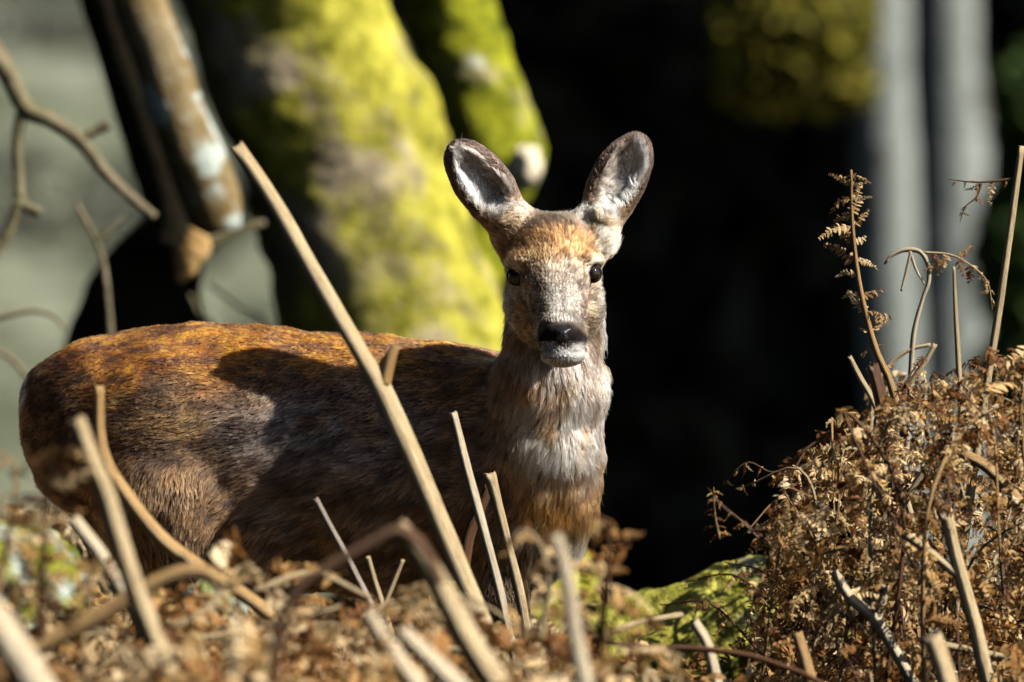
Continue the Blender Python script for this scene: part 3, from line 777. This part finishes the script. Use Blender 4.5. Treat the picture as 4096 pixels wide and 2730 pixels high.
ln = rw[:, 0] * (.012 + .014 * sstep(.64, .5, Z)) + rw[:, 1] * (.032 + .012 * sstep(.62, .5, Z)) + rw[:, 2] * (.0095 + .011 * sstep(-.16, -.08, Y) + .004 * sstep(.82, .86, Z)) \
    + rw[:, 3] * (.010 + .016 * sstep(.38, .45, Z)) + (rw[:, 4] + rw[:, 5]) * (.0065 + .0165 * inner + .012 * sstep(.90, .865, Z))
ln *= np.where((rw[:, 2] > .5) & (Y < -.19), .55, 1)
ln *= rf.uniform(.65, 1.25, NS)
lift = rw[:, 0] * .42 + rw[:, 1] * .74 + rw[:, 2] * .52 + rw[:, 3] * .35 + (rw[:, 4] + rw[:, 5]) * .5
lift = lift * (.35 + 1.5 * vnoise(rp, 45, 61) ** 1.5)
d0 = nrm(fl + rn * (lift * 1.5)[:, None] + rf.normal(size=(NS, 3)) * .13)
d1 = nrm(fl + rn * (lift * .55)[:, None] + rf.normal(size=(NS, 3)) * .13)
d2 = nrm(fl + rn * (lift * .15)[:, None] + rf.normal(size=(NS, 3)) * .30)
p0 = rp - rn * .0012; p1 = p0 + d0 * (ln * .33)[:, None]; p2 = p1 + d1 * (ln * .34)[:, None]; p3 = p2 + d2 * (ln * .33)[:, None]
# clumping
cell = .0075 * (rw[:, 0] + rw[:, 3]) + .010 * rw[:, 1] + .0042 * rw[:, 2] + .0055 * (rw[:, 4] + rw[:, 5])
cell = np.where(rw[:, 1] > .5, .0075, np.where(cell > .0065, .0052, .0046))
jit = np.stack([vnoise(rp, 120, 71), vnoise(rp, 120, 72), vnoise(rp, 120, 73)], 1) * 1.2
key = np.floor(rp / cell[:, None] + jit).astype(np.int64) + 5000
key = (key[:, 0] * 20011 + key[:, 1]) * 20011 + key[:, 2] + (cell > .006) * 7
_, inv = np.unique(key, return_inverse=True); cn = np.bincount(inv)
def cmean(A): return np.stack([np.bincount(inv, weights=A[:, d]) / cn for d in range(3)], 1)[inv]
t3, t2 = cmean(p3), cmean(p2)
cl = rf.uniform(.4, .95, len(cn))[inv][:, None]
p3 = p3 + (t3 - p3) * cl; p2 = p2 + (t2 - p2) * cl * .5
cr = rf.uniform(-1, 1, len(cn))[inv]
rc = rc * np.clip(1 + .58 * cr + rf.normal(size=NS) * .25, .22, 2.0)[:, None]
rc = np.clip(rc, .008, .9)
pts = np.stack([p0, p1, p2, p3], 1).reshape(-1, 3) - DL
r0 = rw[:, 0] * .00030 + rw[:, 1] * .00036 + rw[:, 2] * .00029 + rw[:, 3] * .0004 + (rw[:, 4] + rw[:, 5]) * .00032
rad = r0[:, None] * np.array([1.0, .95, .7, .15])[None]
hc = bpy.data.hair_curves.new("fur"); hc.add_curves([4] * NS)
hc.attributes["position"].data.foreach_set("vector", pts.astype(np.float32).ravel())
ra = hc.attributes.get("radius") or hc.attributes.new("radius", 'FLOAT', 'POINT'); ra.data.foreach_set("value", rad.astype(np.float32).ravel())
band = np.array([.22, .50, 1.0, 1.45])[None, :, None] * np.ones((NS, 1, 1))  # agouti banding, roots darkened further for shaded depth between hairs
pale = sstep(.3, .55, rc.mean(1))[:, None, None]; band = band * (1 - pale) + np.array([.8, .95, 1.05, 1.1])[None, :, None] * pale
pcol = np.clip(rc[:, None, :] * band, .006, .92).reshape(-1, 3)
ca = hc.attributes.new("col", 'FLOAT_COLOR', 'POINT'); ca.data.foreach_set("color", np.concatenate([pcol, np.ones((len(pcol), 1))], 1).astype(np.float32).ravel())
m = bpy.data.materials.new("deer_fur"); m.use_nodes = True; nt = m.node_tree; N, L = nt.nodes, nt.links
N.remove(N["Principled BSDF"]); h = N.new("ShaderNodeBsdfHairPrincipled"); h.model = 'CHIANG'; h.parametrization = 'COLOR'
L.new(n_attr(N, "col").outputs["Color"], h.inputs["Color"])
h.inputs["Roughness"].default_value = 0.5; h.inputs["Radial Roughness"].default_value = 0.75; h.inputs["IOR"].default_value = 1.38
if "Random Roughness" in h.inputs: h.inputs["Random Roughness"].default_value = 0.1
L.new(h.outputs[0], N["Material Output"].inputs[0]); M_FUR = m
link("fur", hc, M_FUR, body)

# eyes, nose
m, nt, N, L, b = new_mat("deer_eye"); M_EYE = m
b.inputs["Base Color"].default_value = (.012, .006, .004, 1); b.inputs["Roughness"].default_value = .05; b.inputs["Specular IOR Level"].default_value = .5
b.inputs["Coat Weight"].default_value = 0.3; b.inputs["Coat Roughness"].default_value = .02
m, nt, N, L, b = new_mat("wet_nose"); M_NOSE = m
vo = N.new("ShaderNodeTexVoronoi"); vo.inputs["Scale"].default_value = 520; L.new(objco(N), vo.inputs["Vector"])
b.inputs["Base Color"].default_value = (.012, .011, .013, 1); b.inputs["Roughness"].default_value = .26; b.inputs["Specular IOR Level"].default_value = .6
n_bump(N, L, vo.outputs[0], .5, .0008, b)
M_LID = mat_plain("eyelid_skin", (.015, .011, .010), (.03, .022, .02), 200, .5)
for ec, en in EYES:
    o = blob("eye", ec - DL, (.0124, .0120, .0124), M_EYE, deer, 1, 0.0, 3, 24)
    # eyelid: a lumpy almond ring around the eyeball
    a = nrm(np.cross((0, 0, 1.0), en)); b_ = np.cross(en, a)
    th = np.linspace(0, 2 * math.pi, 41)
    ring = np.array([ec - DL + a * (.0126 * math.cos(t)) + b_ * (.0106 * math.sin(t)) + en * (.0044 + .0012 * math.sin(t)) for t in th])
    V, F, pc = tube(ring, .0017 + .0007 * np.clip(np.sin(th), 0, 1), 8, cap=False)
    link("eyelid", mk_mesh("eyelid", V, F, True, {"pc": pc}), M_LID, o)
# nose pad: shaped from an ellipsoid with two nostril hollows and a groove
res = 48; th = np.linspace(0, math.pi, res); ph = np.linspace(0, 2 * math.pi, res * 2, endpoint=False)
T_, F_ = np.meshgrid(th, ph, indexing='ij'); d = np.stack([np.sin(T_) * np.cos(F_), np.sin(T_) * np.sin(F_), np.cos(T_)], -1).reshape(-1, 3)
nv_ = d * np.array([.0178, .0165, .0118])
nv_[:, 0] *= 1 - .28 * sstep(.2, -1, d[:, 2])
for sx_ in (-1, 1):
    dd = np.sqrt(((nv_[:, 0] - sx_ * .0115) / .0048) ** 2 + ((nv_[:, 2] + .0005 - sx_ * 0) / .0040) ** 2)
    nv_[:, 1] += np.where(d[:, 1] < 0, .0085 * np.exp(-dd ** 2), 0)
    nv_[:, 2] += np.where(d[:, 1] < 0, .0012 * np.exp(-((nv_[:, 0] - sx_ * .011) / .005) ** 2), 0)
nv_[:, 1] += np.where(d[:, 1] < 0, .0016 * np.exp(-(nv_[:, 0] / .0012) ** 2) * sstep(.004, -.004, nv_[:, 2]), 0)
nc = P(2249, 1341, -.243 + HY)
m_ = res * 2; ii, jj = np.meshgrid(np.arange(res - 1), np.arange(m_), indexing='ij'); j2 = (jj + 1) % m_
Q = np.stack([ii * m_ + jj, (ii + 1) * m_ + jj, (ii + 1) * m_ + j2, ii * m_ + j2], -1).reshape(-1, 4)
link("nose", mk_mesh("nose", nv_ + nc - DL, Q), M_NOSE, deer)

# ------------------------------------------------------------------ bracken
def pinna_geo(seed, Lp=0.07, nseg=11, curl=6.0, side_curl=2.0, plen=0.016):
    """one dead pinna: curling midrib with two rows of shrivelled leaflets"""
    q = np.random.default_rng(seed); d = np.array([1.0, 0, 0]); pts = [np.zeros(3)]
    kz = -curl * q.uniform(.3, 1.3); ky = side_curl * q.normal()
    st_ = Lp / nseg
    for k in range(nseg):
        t = k / nseg; a = kz * (0.3 + 1.6 * t) * st_ * 6; bb = ky * (0.3 + t) * st_ * 6
        d = nrm(d + np.array([0, bb, a]) + np.cross(d, q.normal(size=3)) * .06); pts.append(pts[-1] + d * st_)
    pts = np.array(pts); mb = MB()
    V, F, pc = tube(pts, .00085 * np.linspace(1, .4, nseg + 1) * (Lp / .07), 4, cap=False, seed=seed); mb.add(V, F)
    T = nrm(np.gradient(pts, axis=0)); up = np.array([0, 0, 1.0])
    for k in range(1, nseg + 1):
        t = k / nseg
        for sd in (-1, 1):
            if q.random() < .10: continue
            l = plen * (1.05 - .75 * t ** 1.5) * q.uniform(.7, 1.25) * (Lp / .07) ** .5
            s_ = nrm(np.cross(up, T[k])) * sd; u_ = nrm(np.cross(T[k], s_)) * sd
            dd = nrm(s_ + T[k] * q.uniform(.1, .7) + u_ * q.normal() * .35)
            cu = q.uniform(.3, 1.5); tw = q.normal() * .5
            wd = l * q.uniform(.18, .30); base = pts[k] ; rows = []
            wv = nrm(T[k] + u_ * tw)
            for m_, (fr, ws) in enumerate(((0, .55), (.45, 1.0), (.8, .65), (1.0, .15))):
                c_ = base + dd * l * (fr - .25 * cu * fr * fr * .6) - u_ * l * cu * .42 * fr * fr
                rows += [c_ - wv * wd * ws, c_ + wv * wd * ws]
            rows = np.array(rows); f = np.array([[0, 1, 3, 2], [2, 3, 5, 4], [4, 5, 7, 6]])
            mb.add(rows, [f])
    V = np.concatenate(mb.V); F4 = np.concatenate(mb.F[4]); return V, F4
PIN = []; PIN_ME = []
for k in range(14):
    V, F = pinna_geo(100 + k, Lp=.075, curl=[2, 5, 9, 14][k % 4], side_curl=[1, 4][k % 2])
    PIN.append((V, F)); PIN_ME.append(mk_mesh("pinna", V, F, False, {"tint": np.full(len(V), (k * .37) % 1)})); PIN_ME[-1].materials.append(M_BRACKEN)
M_PALELEAF = mat_leaf("bleached_bracken", [(0.0, (0.24, 0.13, 0.05)), (0.4, (0.42, 0.28, 0.13)), (1.0, (0.66, 0.52, 0.33))])
PIN_PALE = []
for me in PIN_ME:
    c_ = me.copy(); c_.materials.clear(); c_.materials.append(M_PALELEAF); PIN_PALE.append(c_)
from mathutils import Matrix
def frame(x, z):
    x = nrm(x); z = np.asarray(z, float); z = nrm(z - x * np.dot(x, z)); y = np.cross(z, x); return np.stack([x, y, z], 1)
def frond(name, label, pts, rad0, rng, group=None, mat=M_STRAW, first=.12, gap=.032, plen=.07, droop=.5, up=(0, -.5, .8), cat="fern frond", skip=.1, sc_jit=.3, taper=.72, pins=None):
    """pts (k,3) from base to tip. Empty > stem + pinnae"""
    path = smooth_path(np.asarray(pts, float), 26)
    r = empty(name, path[0]); tag(r, label, cat, group)
    rad = rad0 * np.linspace(1, .28, 26)
    V, F, pc = tube(path[::-1], rad[::-1], 8, ridges=.12, seed=int(rng.integers(1e6)))
    link("stem", mk_mesh("stem", V - path[0], F, True, {"pc": pc}), mat, r)
    cum = np.concatenate([[0], np.cumsum(np.linalg.norm(np.diff(path, axis=0), axis=1))]); Lt = cum[-1]
    T = nrm(np.gradient(path, axis=0)); s_ = Lt * first; up = np.array(up, float)
    while s_ < Lt:
        t = s_ / Lt; c_ = np.array([np.interp(s_, cum, path[:, d]) for d in range(3)]); tt = nrm(np.array([np.interp(s_, cum, T[:, d]) for d in range(3)]))
        sd0 = nrm(np.cross(tt, up))
        for sd in (-1, 1):
            if rng.random() < skip: continue
            x_ = nrm(sd0 * sd * rng.uniform(.7, 1.1) + tt * rng.uniform(.0, .7) + np.array([0, 0, -droop * rng.uniform(0, 1.6)]) + rng.normal(size=3) * .28)
            z_ = up + rng.normal(size=3) * .5
            sc = plen / .075 * (1.05 - taper * t) * (1 + sc_jit * rng.normal())
            sc = max(sc, .18)
            M = Matrix.Identity(4); Rm = frame(x_, z_) * sc
            for a in range(3):
                for b_ in range(3): M[a][b_] = Rm[a, b_]
                M[a][3] = (c_ - path[0])[a]
            o = bpy.data.objects.new("pinna", (pins or PIN_ME)[int(rng.integers(len(PIN_ME)))]); COL.objects.link(o); o.parent = r; o.matrix_local = M
        s_ += gap * rng.uniform(.7, 1.4) * (1.1 - .4 * t)
    return r

# litter: one uncountable mass of shrivelled leaflets over the near ground
rb = np.random.default_rng(15)
def litter_top(x, y):
    p = np.stack([x, y, 0 * x], -1)
    return .155 + .10 * (fbm(p, 5.5, 23, 3) - .5) * 2
def scatter(name, x, y, hfrac, scale, mat, seed, zoff=None):
    q = np.random.default_rng(seed); n = len(x)
    z = H(x, y) + litter_top(x, y) * hfrac if zoff is None else zoff
    Vs, Fs, Ts = [], [], []; off = 0
    kind = q.integers(0, len(PIN), n)
    for k in range(len(PIN)):
        ix = np.where(kind == k)[0]
        if not len(ix): continue
        V, F = PIN[k]; m_ = len(ix)
        xa = nrm(q.normal(size=(m_, 3)) * np.array([1, 1, .55])); za = q.normal(size=(m_, 3)) + np.array([0, 0, .9]); za = nrm(za - xa * (xa * za).sum(1, keepdims=True)); ya = np.cross(za, xa)
        sc = scale * q.uniform(.6, 1.4, m_)
        Rm = np.stack([xa, ya, za], 2) * sc[:, None, None]
        W_ = np.einsum('mij,vj->mvi', Rm, V - V.mean(0)) + np.stack([x[ix], y[ix], z[ix]], 1)[:, None]
        Vs.append(W_.reshape(-1, 3)); Fs.append((F[None] + (np.arange(m_) * len(V))[:, None, None]).reshape(-1, 4) + off); off += m_ * len(V)
        Ts.append(np.repeat(q.uniform(0, 1, m_), len(V)))
    o = link(name, mk_mesh(name, np.concatenate(Vs), np.concatenate(Fs), False, {"tint": np.concatenate(Ts)}), mat); return o
n = 6200
x = rb.uniform(-1.15, 1.25, n); y = np.where(rb.random(n) < .09, rb.uniform(.5, 1.1, n), rb.uniform(-2.7, .25, n))
keep = (np.abs(x) < .80 + .12 * (y + 2.7)) | (rb.random(n) < .3)
keep &= ~((x > .12) & (y < -.75) & (rb.random(n) < .75))
keep &= ~((y > -.35) & (y < .4) & (x < .3) & (rb.random(n) < .6))
x, y = x[keep], y[keep]
o = scatter("bracken_litter", x, y, rb.uniform(.1, 1.1, len(x)), 1.15, M_LITTER, 5); tag(o, "deep brown litter of shrivelled bracken leaflets", "litter", kind="stuff")
# broken stems lying in the litter
mb = MB()
for k in range(170):
    c = np.array([rb.uniform(-1.0, 1.1), rb.uniform(-1.5, .1), 0]); a = rb.uniform(0, math.pi); l = rb.uniform(.04, .12); dv = np.array([math.cos(a), math.sin(a), rb.normal() * .3]) * l
    c[2] = H(c[:1], c[1:2])[0] + litter_top(c[:1], c[1:2])[0] * rb.uniform(.5, 1.1)
    V, F, pc = tube(smooth_path([c - dv, c + np.array([0, 0, .02]) * rb.normal(), c + dv], 8), rb.uniform(.0015, .0045), 7, .15, k); mb.add(V, F, pc)
o = link("stem_litter", mb.mesh("stem_litter"), M_STRAW); tag(o, "broken straw-coloured stems lying in the bracken litter", "litter", kind="stuff")

# individual stalks: (label, material, depth, [(px, py, width)], side shoots, category)
def stalk(label, mat, y, pts, shoots=(), ground=True, ragged=.35, name="bracken_stalk", group=None, sides=14, n=44):
    path, rad = px_path(pts, y, n)
    if ground: path, rad = to_ground(path, rad)
    base = path[-1].copy() if ground else path[-1].copy()
    r = empty(name, base); tag(r, label, "stalk", group); sd = abs(hash(label)) % 1000 if False else (len(label) * 7 + int(pts[0][0])) % 997
    V, F, pc = tube(path, rad, sides, .16, sd, ragged * rad[0] * 2, rough=.12, rfreq=22)
    link("stem", mk_mesh("stem", V - base, F, True, {"pc": pc}), mat, r)
    for sm, sp in shoots:
        p2, r2 = px_path(sp, y, 18); V, F, pc = tube(p2, r2, 10, .10, sd + 1, ragged * r2[0]); link("side_shoot", mk_mesh("side_shoot", V - base, F, True, {"pc": pc}), sm, r)
    return r
stalk("tall straw stalk leaning across the deer's flank with a broken side shoot", M_STRAW, -.80, [(950, 592, 56), (1090, 800, 60), (1300, 1170, 66), (1480, 1480, 70), (1530, 1570, 84), (1680, 1900, 80), (1860, 2330, 78), (1960, 2560, 78)],
      [(M_GOLD, [(1585, 1385, 30), (1560, 1440, 52), (1535, 1540, 60)])])
stalk("slim straw stalk in front of the deer's shoulder with a clean-cut top", M_PALE, -.38, [(1815, 1655, 34), (1862, 1850, 38), (1905, 2010, 40), (1990, 2330, 40), (2060, 2640, 40)])
stalk("short golden stalk with a flared broken top before the deer's chest", M_STRAW, -.32, [(1962, 1905, 52), (1985, 1990, 42), (2030, 2170, 40), (2085, 2400, 42), (2130, 2690, 44)])
stalk("thick straw stalk standing upright in front of the deer's haunch", M_STRAW, -1.7, [(312, 1690, 72), (370, 1850, 84), (430, 2000, 86), (530, 2330, 88), (620, 2560, 96), (690, 2740, 100)])
stalk("golden-brown stalk bent over and sloping down from the haunch", M_GOLD, -.95, [(396, 1550, 42), (398, 1720, 44), (415, 1820, 46), (470, 1930, 50), (640, 2150, 54), (820, 2285, 56), (980, 2385, 52), (1100, 2480, 50)])
stalk("arched tan stalk curving over the litter behind the upright thick stalk", M_GOLD, -1.6, [(880, 2330, 40), (820, 2292, 58), (720, 2294, 60), (600, 2345, 62), (350, 2490, 64), (60, 2640, 70), (-80, 2740, 70)])
stalk("thin grey stalk slanting in front of the deer's belly", M_GREYST, -.55, [(1262, 2000, 26), (1320, 2110, 28), (1390, 2240, 30), (1480, 2420, 34), (1560, 2560, 34)])
stalk("rust-brown stalk arching over beneath the deer's belly", M_DARKST, -2.0, [(1760, 2330, 40), (1710, 2220, 48), (1650, 2150, 54), (1580, 2125, 50), (1480, 2175, 46), (1330, 2260, 44), (1210, 2340, 42), (1140, 2450, 40), (1110, 2600, 40)])
stalk("broad straw stalk rising from the litter before the deer's front leg", M_STRAW, -1.85, [(1600, 2110, 66), (1700, 2240, 80), (1790, 2400, 96), (1880, 2570, 104), (1990, 2740, 110)])
stalk("dark red stalk crossing behind the slim straw stalk", M_RUST, -.22, [(1955, 1950, 40), (1920, 2040, 42), (1880, 2130, 46), (1860, 2230, 50), (1850, 2350, 50)])
stalk("stubby straw stalk beside the lichen stone", M_PALE, -1.3, [(300, 2085, 58), (350, 2150, 62), (400, 2215, 60), (470, 2330, 60), (560, 2480, 60)])
stalk("pale bleached stalk lying low beyond the thick stalk's foot", M_PALE, -2.35, [(-90, 2380, 110), (0, 2500, 130), (90, 2640, 140), (180, 2780, 140)])
stalk("pale bleached stalk low in the litter below the thin grey stalk", M_PALE, -1.95, [(1470, 2460, 50), (1530, 2560, 66), (1600, 2660, 80), (1680, 2780, 90)])
stalk("pale stalk lying in the litter between bleached and broad stalks", M_PALE, -2.0, [(1610, 2530, 60), (1680, 2600, 76), (1790, 2710, 90), (1850, 2780, 96)])
stalk("blurred pale stalk standing in front of the deer's foreleg", M_PALE, -1.95, [(2225, 2150, 50), (2262, 2300, 62), (2290, 2500, 66), (2330, 2700, 70), (2345, 2800, 70)])
stalk("small forked straw twig below the deer's belly", M_STRAW, -.5, [(1472, 2230, 20), (1500, 2330, 24), (1525, 2410, 28), (1560, 2530, 32)], [(M_STRAW, [(1612, 2240, 16), (1575, 2330, 20), (1535, 2430, 22)])], sides=10)
# right-hand side
stalk("tall straight tan stalk rising above the bracken heap", M_STRAW, -.15, [(4086, 590, 28), (4040, 930, 30), (3990, 1280, 32), (3930, 1650, 34), (3880, 2000, 36)])
stalk("dark brown upright stalk in the middle of the bracken heap", M_DARKST, -.25, [(3490, 1470, 46), (3530, 1640, 54), (3565, 1850, 58), (3580, 2080, 56), (3590, 2400, 56)])
stalk("forked pale stalk low in the bracken heap", M_PALE, -.55, [(3338, 2290, 38), (3400, 2390, 44), (3500, 2475, 48), (3560, 2570, 44), (3640, 2710, 44)], [(M_PALE, [(3540, 2345, 34), (3530, 2400, 36), (3508, 2480, 38)])])
stalk("jointed straw stalk with a side shoot low in the bracken heap", M_STRAW, -.6, [(3785, 2065, 50), (3815, 2200, 50), (3850, 2330, 52), (3900, 2510, 52), (3950, 2740, 54)], [(M_STRAW, [(3620, 2140, 34), (3720, 2210, 36), (3830, 2300, 38)])])
stalk("short thick straw stump below the jointed stalk", M_STRAW, -1.1, [(3735, 2560, 88), (3770, 2660, 90), (3800, 2760, 92)])
stalk("bright bleached stub beside the mossy log", M_PALE, -.75, [(2780, 2490, 44), (2830, 2580, 50), (2870, 2740, 52)])
stalk("orange-brown stalk sloping down the right of the heap", M_GOLD, -.45, [(3850, 1815, 40), (3960, 1880, 44), (4060, 1990, 46), (4180, 2160, 48), (4260, 2400, 48)])
stalk("thin pale spike standing up out of the heap", M_STRAW, -.1, [(3815, 1070, 10), (3822, 1250, 18), (3832, 1430, 22), (3845, 1700, 24), (3850, 1900, 24)], sides=8)
stalk("dark red-brown stem lying across the litter", M_RUST, -.85, [(2430, 2570, 18), (2600, 2590, 22), (2800, 2596, 24), (3000, 2625, 24), (3200, 2690, 24)])
stalk("short golden stub standing in the litter right of the bleached stub", M_GOLD, -.7, [(3190, 2540, 40), (3220, 2640, 46), (3250, 2760, 48)])
stalk("thin dark twig reaching over the mossy log", M_DARKST, .1, [(2850, 1990, 9), (2930, 2060, 14), (3050, 2150, 18), (3240, 2305, 24), (3330, 2400, 26)], sides=8)
stalk("curled pale stem looping above the heap", M_PALE, -.05, [(3540, 1055, 8), (3568, 1022, 14), (3620, 1000, 18), (3680, 1008, 19), (3712, 1060, 19), (3714, 1130, 18), (3690, 1200, 18), (3655, 1340, 20), (3640, 1560, 22)], [(M_PALE, [(3605, 1165, 9), (3625, 1090, 14), (3645, 1003, 15)]), (M_PALE, [(3700, 1140, 9), (3665, 1080, 13), (3640, 1003, 14)])], sides=9)
for k, (lb, pp) in enumerate((("pale straw stem slanting up to the right in the heap", [(3990, 1625, 20), (3880, 1690, 24), (3760, 1800, 26), (3640, 1980, 30)]),
                              ("pale straw stem bending left in the heap", [(3400, 1430, 20), (3440, 1510, 26), (3500, 1620, 28), (3560, 1800, 30)]),
                              ("pale curved straw stem crossing above the dark stalk", [(3740, 1380, 16), (3680, 1480, 22), (3600, 1580, 26), (3540, 1720, 30), (3520, 1900, 30)]),
                              ("fine straw stem leaning across the birch trunk", [(3720, 1380, 16), (3640, 1400, 18), (3560, 1460, 20), (3500, 1560, 20), (3480, 1750, 20)]))):
    stalk(lb, M_STRAW, -.2 + .05 * k, pp, sides=9)

# fronds one can tell apart
rq = np.random.default_rng(40)
def PP(lst, y): return np.array([P(a[0], a[1], y + (a[2] if len(a) > 2 else 0)) for a in lst])
frond("bracken_frond", "slender upright frond with small curled leaflets rising from the heap", PP([(3620, 1750), (3560, 1530), (3500, 1390), (3440, 1150), (3410, 900), (3405, 680)], -.12), MW(36) / 2, rq, mat=M_GOLD, first=.22, gap=.024, plen=.040, droop=.05, skip=.12, up=(0, -1, .5), taper=.25, pins=PIN_PALE)
frond("bracken_frond", "dead twig with crimped leaflets beside the tall tan stalk", PP([(4052, 715), (3980, 725), (3900, 730), (3790, 718)], -.15), MW(12) / 2, rq, mat=M_DARKST, first=.1, gap=.018, plen=.030, droop=.8, skip=.3)
frond("bracken_frond", "hanging crinkled leaflet spray below the dead twig", PP([(3925, 735), (3905, 790), (3860, 830), (3840, 890)], -.15), MW(8) / 2, rq, mat=M_DARKST, first=.1, gap=.016, plen=.018, droop=.4, skip=.3)
frond("bracken_frond", "drooping frond curving off the loop towards the tall tan stalk", PP([(3690, 1010, .0), (3800, 1020), (3880, 1060), (3950, 1130), (3970, 1240)], -.05), MW(12) / 2, rq, first=.1, gap=.017, plen=.036, droop=.4)
frond("bracken_frond", "small dark frond reaching left over the black shade", PP([(3330, 1720), (3220, 1800), (3100, 1890), (2990, 1850), (2900, 1930)], -.05), MW(14) / 2, rq, mat=M_DARKST, first=.25, gap=.022, plen=.034, droop=.4)
frond("bracken_frond", "thin leaflet spray leaning over the mossy log", PP([(3080, 2200), (2960, 2080), (2880, 2010), (2830, 1950)], .08), MW(12) / 2, rq, mat=M_DARKST, first=.2, gap=.02, plen=.03, droop=.3)
frond("bracken_frond", "upright leaflet spray at the tip of the thin dark twig", PP([(2880, 2160), (2860, 2060), (2855, 1950)], .08), MW(12) / 2, rq, mat=M_GOLD, first=.1, gap=.014, plen=.024, droop=.1)
frond("bracken_frond", "pale corkscrew frond hanging in the heap", PP([(3800, 1640), (3810, 1750), (3830, 1880), (3860, 2000)], -.45), MW(24) / 2, rq, mat=M_PALE, first=.05, gap=.010, plen=.040, droop=.0, skip=.0, pins=PIN_PALE)
frond("bracken_frond", "blurred brown frond curling beside the deer's foreleg", PP([(2380, 2640), (2420, 2420), (2440, 2200), (2420, 2080), (2350, 2060)], -1.45), MW(30) / 2, rq, mat=M_RUST, first=.15, gap=.02, plen=.075, droop=.3, skip=.0)
frond("bracken_frond", "fluffy tan frond curling over in front of the chest", PP([(2160, 2560), (2190, 2330), (2160, 2180), (2090, 2120), (2030, 2180)], -1.5), MW(26) / 2, rq, mat=M_STRAW, first=.2, gap=.02, plen=.06, droop=.3, skip=.0)
frond("bracken_frond", "blurred brown frond rising behind the thick stalk at the haunch", PP([(160, 2560), (170, 2300), (190, 2000), (240, 1820), (330, 1740)], -1.7), MW(30) / 2, rq, mat=M_RUST, first=.2, gap=.022, plen=.08, droop=.2, skip=.0)
frond("bracken_frond", "blurred tan frond leaning away from the lichen stone", PP([(-40, 2500), (20, 2200), (60, 1980), (60, 1860), (-20, 1800)], -1.8), MW(30) / 2, rq, mat=M_GOLD, first=.2, gap=.024, plen=.085, droop=.2, skip=.05)
for a, b_, lb in (((3150, 2420), (2740, 2330), "brown spray of leaflets lying over the mossy log's crest"), ((3050, 2560), (2640, 2420), "thin brown frond trailing along the log's near side"), ((3250, 2500), (2900, 2250), "curled brown frond arching above the mossy log")):
    frond("bracken_frond", lb, np.array([P(a[0], a[1] + 60, .0), P((a[0] + b_[0]) / 2, (a[1] + b_[1]) / 2 - 70, .05), P(b_[0], b_[1], .12)]), .0025, rq, mat=M_DARKST, first=.15, gap=.022, plen=.05, droop=.3)
# heap of dead fronds on the right
for k in range(46):
    px = rq.uniform(3000, 4400); top = np.interp(px, [2950, 3150, 3350, 3500, 3900, 4400], [2200, 1850, 1560, 1420, 1330, 1300])
    yy = rq.uniform(-.55, .35); f = rq.random() ** 1.4
    ty = top + f * (2500 - top)
    tip = P(px + rq.uniform(-90, 160), ty, yy); bx = px + rq.uniform(-180, 300)
    base = P(bx, 2600, yy); base[2] = H(base[:1], base[1:2])[0] - .02
    hgt = max(tip[2] - base[2], .05); mid = base * .45 + tip * .55 + np.array([rq.normal() * .05, rq.normal() * .05, hgt * .22])
    end = tip + np.array([rq.uniform(-.10, .12), rq.uniform(-.1, .1), -abs(rq.normal()) * .10 - .02])
    frond("bracken_frond", "brown shrivelled frond in the tangled heap under the birches", np.array([base, (base * .75 + mid * .25), mid, tip, end]), rq.uniform(.0025, .0045), rq,
          group="tangled fronds of the bracken heap", mat=[M_DARKST, M_GOLD, M_STRAW][int(rq.integers(3))], first=.25, gap=.032, plen=rq.uniform(.04, .075), droop=.6, skip=.15, pins=PIN_PALE if k % 4 == 0 else None)
n = 1500
x = rb.uniform(.34, 1.25, n); y = rb.uniform(-.6, .40, n); hh = rb.random(n) ** .8
topz = np.interp(x, [.28, .36, .44, .50, .62, 1.25], [.36, .47, .57, .64, .68, .68]); zz = H(x, y) + .05 + hh * np.maximum(topz - .03 - H(x, y), .05)
o = scatter("bracken_tangle", x, y, None, .78, M_BRACKEN, 9, zoff=zz); tag(o, "loose shrivelled leaflets tangled through the bracken heap", "litter", kind="stuff")
